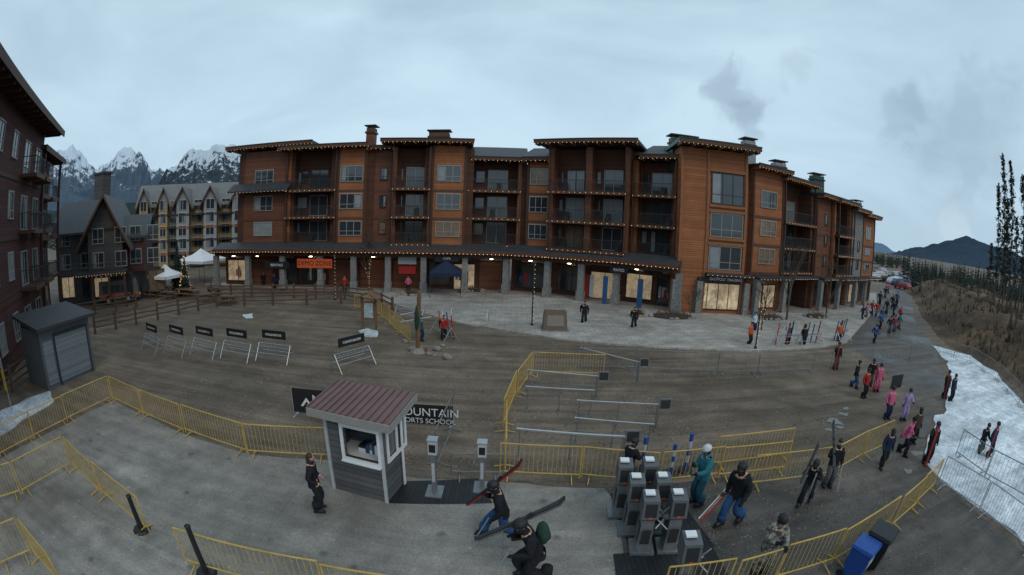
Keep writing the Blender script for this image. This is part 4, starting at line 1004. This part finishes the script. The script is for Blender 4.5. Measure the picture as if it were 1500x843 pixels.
def turnstile(u,v,side):
    c=pt(u,v); a=math.radians(-8); e=V((math.cos(a),math.sin(a),0)); n=V((e.y,-e.x,0)); fr=lambda A,d,z:c+e*A+n*d+V((0,0,z)); b=MB()
    b.fbox(fr,-.28,.28,-.30,.30,.03,.09,metalg)
    b.hexa([fr(-.16,.25,.09),fr(.16,.25,.09),fr(.16,-.25,.09),fr(-.16,-.25,.09),fr(-.14,.14,1.0),fr(.14,.14,1.0),fr(.14,-.24,1.0),fr(-.14,-.24,1.0)],metalg)
    b.fbox(fr,-.165,.165,-.30,.20,1.0,1.06,dkmetal)
    b.hexa([fr(-.19,.26,1.061),fr(.19,.26,1.061),fr(.19,-.32,1.061),fr(-.19,-.32,1.061),fr(-.18,.14,1.48),fr(.18,.14,1.48),fr(.18,-.30,1.52),fr(-.18,-.30,1.52)],cabin)
    b.fbox(fr,-.14,.08,-.24,-.04,1.522,1.56,white)
    b.add([fr(-.13,.253,1.12),fr(.13,.253,1.12),fr(.13,.165,1.42),fr(-.13,.165,1.42)],[(0,1,2,3)],black)
    b.fbox(fr,-.1,.1,.235,.25,.35,.75,dkmetal); b.fbox(fr,-.04,.04,.262,.27,1.08,1.13,orange)
    for s_ in(-1,1): b.fbox(fr,s_*.17,s_*.172+s_*.004,-.2,.12,.3,.8,cabin)
    hub=fr(side*.2,-.05,.9); b.beam(fr(side*.15,-.05,.9),hub,.08,alum,None,8)
    for k in range(3):
        t=k*2.094+1.57; b.beam(hub,hub+e*side*.42*(.6)+V((0,0,math.sin(t)*.3))+n*math.cos(t)*.3,.018,alum,None,6)
    b.make('turnstile')
for (u,v,s) in [(905,752,1),(940,750,-1),(920,777,1),(957,775,-1),(938,804,1),(977,802,-1),(990,868,1)]: turnstile(u,v,s)
def bollard(u,v,vt,stripes):
    c=pt(u,v); h=zat(u,vt,c); b=MB(); b.beam(c,c+V((0,0,.08)),.28,blackp,.22,12); 
    if stripes:
        for i in range(5): b.beam(c+V((0,0,.08+(h-.08)*i/5)),c+V((0,0,.08+(h-.08)*(i+1)/5)),.06,bluep if i%2==0 else whited,None,8)
    else: b.beam(c+V((0,0,.08)),c+V((0,0,h)),.075,blackp,.065,8); b.ell(c+V((0,0,h)),(.08,.08,.05),blackp,8,5); 
    b.make('delineator_post')
for a in [(208,777,722,0),(303,840,765,0)]: bollard(*a)
for a in [(938,692,640,1),(981,695,650,1),(1003,690,634,1)]: bollard(*a)
def bin_(u,v,vt,m,name):
    c=pt(u,v); h=zat(u,vt,c); b=MB(); a=math.radians(25); e=V((math.cos(a),math.sin(a),0)); n=V((e.y,-e.x,0)); fr=lambda A,d,z:c+e*A+n*d+V((0,0,z)); k=.33*h/1.05; k2=k*.82
    b.hexa([fr(-k2,k2,.08),fr(k2,k2,.08),fr(k2,-k2,.08),fr(-k2,-k2,.08),fr(-k,k,h*.88),fr(k,k,h*.88),fr(k,-k,h*.88),fr(-k,-k,h*.88)],m)
    b.hexa([fr(-k*1.1,k*1.15,h*.88),fr(k*1.1,k*1.15,h*.88),fr(k*1.1,-k*1.1,h*.93),fr(-k*1.1,-k*1.1,h*.93),fr(-k,k,h*.96),fr(k,k,h*.96),fr(k,-k,h),fr(-k,-k,h)],m)
    for s in(-1,1): b.beam(fr(s*k*.9-.03,-k,.1),fr(s*k*.9+.03,-k,.1),.1,blackp,None,10)
    b.fbox(fr,-k*.6,k*.6,k*.95,k*1.02,h*.45,h*.65,whited if m is bluep else metalg); b.make(name)
bin_(1248,842,787,bluep,'recycling_bin'); bin_(1272,826,766,blackp,'waste_bin')
# ------------------------------------------------------------------ shed, kiosk, sign, utility box
S=Grp('storage_shed',pt(100,565)); P0=pt(72,573);P1=pt(140,542); fr=frame(P0,P1); w=fr.w; h=zat(72,484,P0)
S['walls'].fbox(fr,0,w,-2.4,0,0,h,mat('shed_panel',(.10,.11,.12),.5,.1,2)); S['roller_door'].fbox(fr,w*.28,w*.92,.001,.04,.15,h-.4,shutter); 
for a in(w*.28-.08,w*.92): S['door_frame'].fbox(fr,a,a+.08,.001,.07,0,h-.3,dkmetal)
S['door_frame'].fbox(fr,w*.28,w*.92,.041,.12,h-.4,h-.25,dkmetal)
S['side_panel'].fbox(fr,.15,w*.28-.2,.001,.03,.2,h-.5,shutter)
S['roof'].hexa([fr(-.3,.4,h+.05),fr(w+.3,.4,h+.05),fr(w+.3,-2.8,h+.45),fr(-.3,-2.8,h+.45),fr(-.3,.4,h+.2),fr(w+.3,.4,h+.2),fr(w+.3,-2.8,h+.6),fr(-.3,-2.8,h+.6)],roofm)
S['walls'].fbox(fr,.02,w-.02,-2.39,-1.2,h,h+.25,dkmetal); S.done()
K=Grp('information_kiosk',pt(541,488)); c=pt(541,485); h=zat(541,428,c); fr=lambda a,d,z:c+V((a,-d,z))
for a in(-.45,.45): K['posts'].fbox(fr,a-.07,a+.07,-.07,.07,0,h-.35,wood)
K['board'].fbox(fr,-.38,.38,-.04,.04,.7,h-.6,wood); K['map'].fbox(fr,-.3,.3,.041,.05,.85,h-.7,mat('trail_map',(.1,.2,.3),.5,.6,6,col2=(.6,.62,.6)))
for s in(-1,1): K['roof'].hexa([fr(s*.75,.5,h-.45),fr(0,.5,h-.02),fr(0,-.5,h-.02),fr(s*.75,-.5,h-.45),fr(s*.75,.5,h-.37),fr(0,.5,h+.06),fr(0,-.5,h+.06),fr(s*.75,-.5,h-.37)],wood)
K.done()
U=MB(); c=pt(812,484); h=zat(812,456,c); 
fr=lambda a,d,z:c+V((a,-d,z)); wb=.8
U.hexa([fr(-wb,.6,.12),fr(wb,.6,.12),fr(wb,-.6,.12),fr(-wb,-.6,.12),fr(-wb*.9,.35,h),fr(wb*.9,.35,h),fr(wb*.9,-.5,h),fr(-wb*.9,-.5,h)],mat('utility_brown',(.13,.09,.065),.6,.15,3)); U.fbox(fr,-wb*1.15,wb*1.15,-.8,.9,0,.12,stone)
U.add([fr(-wb*.7,.56,.4),fr(wb*.7,.56,.4),fr(wb*.66,.40,h-.2),fr(-wb*.66,.40,h-.2)],[(0,1,2,3)],mat('utility_panel',(.2,.17,.14),.5,.1,4)); U.make('utility_box')
b=MB(); c=pt(612,516); h=zat(617,428,c); b.beam(c,c+V((.1,0,h)),.13,wood,.11,8); b.ell(c+V((0,0,h*.55)),(.17,.17,.8),CL['green'],8,6); b.beam(c+V((-.5,.1,0)),c+V((.5,.1,.12)),.12,wood,.12,6); b.beam(c,c+V((0,0,.25)),.45,rockm,.3,8)
b.beam(c+V((-.9,0,1.6)),c+V((.7,.2,1.9)),.04,alum,None,6); b.beam(c+V((-1.0,.3,1.9)),c+V((.2,.4,2.2)),.04,alum,None,6); b.make('padded_post')
for (u,v,s) in [(640,514,.26),(655,526,.28),(603,514,.22),(628,520,.18),(594,502,.2),(648,508,.16),(636,522,.12)]:
    b=MB(); b.ell(pt(u,v)+V((0,0,s*.35)),(s,s*.8,s*.6),rockm,9,7,fn=lambda p:p*(1+.4*noise.noise(p*5+V((u,0,0))))); b.make('boulder')
def signpost(name,u,v,vt,boards,sw=.45):
    c=pt(u,v); h=zat(u,vt,c); b=MB(); b.beam(c,c+V((0,0,h)),.035,alum,None,6); fr=lambda a,d,z:c+V((a,-d,z))
    for z0,z1,m in boards: b.fbox(fr,-sw/2,sw/2,.036,.05,h*z0,h*z1,m)
    b.make(name)
signpost('parking_sign',18,603,520,[(.80,.97,whited),(.60,.78,mat('sign_yellow',(.65,.5,.05),.5,.05,3)),(.4,.58,MC['sign_yellow'])],.35)
signpost('direction_sign',1305,592,547,[(.55,1,black)],.95)
signpost('feather_banner',1103,486,458,[(.2,1,CL['teal'])],.55)
def pole(name,u,v,vt,lit=True):
    c=pt(u,v); h=zat(u,vt,c); b=MB(); b.beam(c,c+V((0,0,h)),.055,dkmetal,.04,8); b.beam(c,c+V((0,0,.25)),.12,dkmetal,.09,8)
    b.ell(c+V((0,0,h+.12)),(.14,.14,.16),dkmetal,8,6)
    if lit: lights(b,c+V((.06,-.07,.3)),c+V((.06,-.07,h)),.3,.02)
    b.make(name)
pole('lamp_post',779,479,388); pole('lamp_post',1106,513,418); pole('lamp_post',491,440,378); 
for (u,v,r) in [(985,466,1.9),(935,465,.6),(690,428,1.2),(602,434,.8),(1125,468,1.6),(1195,466,1.5)]:
    b=MB(); c=pt(u,v); b.ell(c+V((0,0,.12)),(r,r*.6,.22),mat('mulch',(.05,.035,.028),.95,.3,5),14,6)
    for k in range(16): a=rnd(0,6.28); b.ell(c+V((math.cos(a)*r,math.sin(a)*r*.6,.15)),(rnd(.12,.25),rnd(.12,.25),rnd(.1,.2)),rockm,6,5)
    for k in range(120):
        p=c+V((rnd(-r,r)*.7,rnd(-r,r)*.4,.25)); d=V((rnd(-.25,.25),rnd(-.25,.25),rnd(.2,.6))); b.add([p,p+V((.04,0,0)),p+d],[(0,1,2)],brush)
    b.make('planting_bed')
def tent(u,v,vt,wd,m):
    c=pt(u,v); h=zat(u,vt,c); b=MB(); k=wd/2
    for x in(-1,1):
        for y in(-1,1): b.beam(c+V((x*k,y*k,0)),c+V((x*k,y*k,h*.66)),.03,dkmetal)
    q=[c+V((x*k,y*k,h*.66)) for x,y in((-1,-1),(1,-1),(1,1),(-1,1))]; mid=[c+V((x*k*.35,y*k*.35,h*.82)) for x,y in((-1,-1),(1,-1),(1,1),(-1,1))]; top=c+V((0,0,h))
    for i in range(4):
        j_=(i+1)%4; b.add([q[i],q[j_],mid[j_],mid[i]],[(0,1,2,3)],m); b.add([mid[i],mid[j_],top],[(0,1,2)],m); b.add([q[i],q[j_],q[j_]-V((0,0,.3)),q[i]-V((0,0,.3))],[(0,1,2,3)],m)
    b.make('canopy_tent')
tent(244,433,387,3.0,white); tent(296,412,364,5.0,white)
b=MB(); P0=pt(146,449);P1=pt(206,442); fr=frame(P0,P1); w=fr.w; h=zat(175,411,P0)
bm_=mat('bus_paint',(.10,.085,.075),.45,.2,2)
b.hexa([fr(0,.0,.45),fr(w,0,.45),fr(w,-2.4,.45),fr(0,-2.4,.45),fr(.12,-.08,h),fr(w-.3,-.08,h),fr(w-.3,-2.3,h),fr(.12,-2.3,h)],bm_)
for k in range(5): a=.5+k*(w-1.1)/5; b.fbox(fr,a,a+(w-1.6)/5,-.06,.02,h*.5,h*.82,glass)
b.fbox(fr,.1,w-.2,.0,.03,.75,.95,CL['orange']); b.fbox(fr,w-.25,w+.02,-2.2,-.2,h*.45,h*.85,glass); b.fbox(fr,.5,w-.8,-1.8,-.6,h,h+.2,whited)
for a in(1.1,w-1.4):
    for d in(-.05,-2.3): b.beam(fr(a,d-.15,.45),fr(a,d+.18,.45),.45,blackp,None,14); b.beam(fr(a,d+.181,.45),fr(a,d+.20,.45),.22,alum,None,10)
for s in(-1.9,-.4): b.fbox(fr,w-.02,w+.05,s-.12,s+.12,.65,.85,mat('headlamp',(.9,.9,.8),.3,.05,3))
b.make('shuttle_bus')
for i in range(16):
    c=pt(rnd(196,335),rnd(430,446)); b=MB(); fr=lambda a,d,z:c+V((a,-d,z)); b.fbox(fr,-.8,.8,-.35,.35,.70,.75,wood)
    for s in(-.7,.7): b.fbox(fr,-.8,.8,s-.13,s+.13,.42,.46,wood)
    for s in(-.6,.6): b.beam(c+V((s,-.6,0)),c+V((s,.25,.7)),.04,wood); b.beam(c+V((s,.6,0)),c+V((s,-.25,.7)),.04,wood); b.beam(c+V((s,-.7,.4)),c+V((s,.7,.4)),.035,wood)
    b.make('picnic_table')
def car(p,ang,m):
    b=MB(); a=math.radians(ang); e=V((math.cos(a),math.sin(a),0)); n=V((e.y,-e.x,0)); fr=lambda A,d,z:p+e*A+n*d+V((0,0,z))
    prof=[(-2.2,.35),(-2.25,.8),(-2.1,1.0),(-1.75,1.5),(.3,1.55),(1.0,1.02),(2.1,.85),(2.25,.5),(2.2,.35)]; k=len(prof)
    vs=[fr(x,-.88*(.86 if z>1.1 else 1),z) for x,z in prof]+[fr(x,.88*(.86 if z>1.1 else 1),z) for x,z in prof]
    b.add(vs,[tuple(range(k-1,-1,-1)),tuple(range(k,2*k))]+[(i,(i+1)%k,k+(i+1)%k,k+i) for i in range(k)],m)
    for s in(-1,1): b.add([fr(-1.6,s*.84,1.06),fr(.75,s*.84,1.06),fr(.25,s*.785,1.45),fr(-1.45,s*.785,1.42)],[(0,1,2,3)],glass)
    b.add([fr(.42,-.7,1.5),fr(.42,.7,1.5),fr(.98,.78,1.08),fr(.98,-.78,1.08)],[(0,1,2,3)],glass)
    for x in(-1.4,1.4):
        for s in(-.85,.85): b.beam(fr(x,s-.1,.33),fr(x,s+.1,.33),.33,blackp,None,12)
    b.make('parked_car')
cm=[mat('car_'+str(i),c,.3,.05,3,spec=.6) for i,c in enumerate([(.35,.35,.35),(.03,.03,.035),(.2,.21,.23),(.25,.03,.03),(.05,.1,.18),(.5,.5,.5)])]
for i in range(34):
    u=rnd(1272,1330); D=rnd(95,190); d=ray(u,405); h_=math.hypot(d.x,d.y); car(V((d.x/h_*D,d.y/h_*D,.02)),rnd(-20,10)+(90 if i%3==0 else 0),random.choice(cm))
# ------------------------------------------------------------------ sky and sun
w=bpy.data.worlds.new('World'); SC.world=w; w.use_nodes=True; nt=w.node_tree; N=nt.nodes; L=nt.links; bg=N['Background']
sky=N.new('ShaderNodeTexSky'); sky.sky_type='NISHITA'; sky.sun_disc=False; sky.sun_elevation=math.radians(40); sky.sun_rotation=math.radians(150)
tc=N.new('ShaderNodeTexCoord'); mp=N.new('ShaderNodeMapping'); mp.inputs['Scale'].default_value=(1,1,2.6); L.new(tc.outputs['Generated'],mp.inputs['Vector'])
no=N.new('ShaderNodeTexNoise'); no.inputs['Scale'].default_value=1.7; no.inputs['Detail'].default_value=8; no.inputs['Roughness'].default_value=.52; no.inputs['Distortion'].default_value=.5; L.new(mp.outputs[0],no.inputs['Vector'])
cr=N.new('ShaderNodeValToRGB'); e=cr.color_ramp.elements; e[0].position=.32; e[0].color=(.42,.58,.71,1); e[1].position=.66; e[1].color=(.60,.79,.92,1); L.new(no.outputs['Fac'],cr.inputs[0])
out=cr.outputs[0]
# darker scraps of low cloud in given compass directions
for (u,v,rad,k) in [(1080,150,.075,.40),(1095,182,.045,.42),(1320,170,.06,.32),(1170,100,.06,.2),(1060,122,.05,.25),(1430,200,.16,.25),(1400,345,.06,-.25)]:
    d=ray(u,v).normalized(); vm=N.new('ShaderNodeVectorMath'); vm.operation='DISTANCE'
    n2=N.new('ShaderNodeTexNoise'); n2.inputs['Scale'].default_value=13; n2.inputs['Detail'].default_value=7; n2.inputs['Distortion'].default_value=.5; L.new(tc.outputs['Generated'],n2.inputs['Vector'])
    nrm=N.new('ShaderNodeVectorMath'); nrm.operation='NORMALIZE'; L.new(tc.outputs['Generated'],nrm.inputs[0])
    L.new(nrm.outputs[0],vm.inputs[0]); vm.inputs[1].default_value=d
    ad=N.new('ShaderNodeMath'); ad.operation='MULTIPLY_ADD'; L.new(n2.outputs['Fac'],ad.inputs[0]); ad.inputs[1].default_value=-rad*3.2; L.new(vm.outputs['Value'],ad.inputs[2])
    mr=N.new('ShaderNodeMapRange'); L.new(ad.outputs[0],mr.inputs[0]); mr.inputs[1].default_value=-rad*1.3; mr.inputs[2].default_value=-rad*.5; mr.inputs[3].default_value=abs(k); mr.inputs[4].default_value=0; mr.interpolation_type='SMOOTHSTEP'
    col=(.74,.84,.92,1) if k<0 else (.28,.40,.50,1)
    mx=N.new('ShaderNodeMixRGB'); L.new(mr.outputs[0],mx.inputs[0]); L.new(out,mx.inputs[1]); mx.inputs[2].default_value=col; out=mx.outputs[0]
sc=N.new('ShaderNodeVectorMath'); sc.operation='SCALE'; sc.inputs['Scale'].default_value=10; L.new(out,sc.inputs[0])
mx=N.new('ShaderNodeMixRGB'); mx.inputs[0].default_value=.95; L.new(sky.outputs[0],mx.inputs[1]); L.new(sc.outputs[0],mx.inputs[2]); L.new(mx.outputs[0],bg.inputs[0]); bg.inputs[1].default_value=.1
sl=bpy.data.lights.new('sun','SUN'); sl.energy=.7; sl.angle=math.radians(25); sl.color=(1,.90,.76); so=bpy.data.objects.new('sun',sl); COL.objects.link(so)
az=math.radians(150); el=math.radians(40); sd=V((math.sin(az)*math.cos(el),math.cos(az)*math.cos(el),math.sin(el))); so.rotation_euler=sd.to_track_quat('Z','Y').to_euler()
SC.view_settings.view_transform='Standard'; SC.view_settings.look='None'; SC.view_settings.exposure=0
print('objs',len(bpy.data.objects))
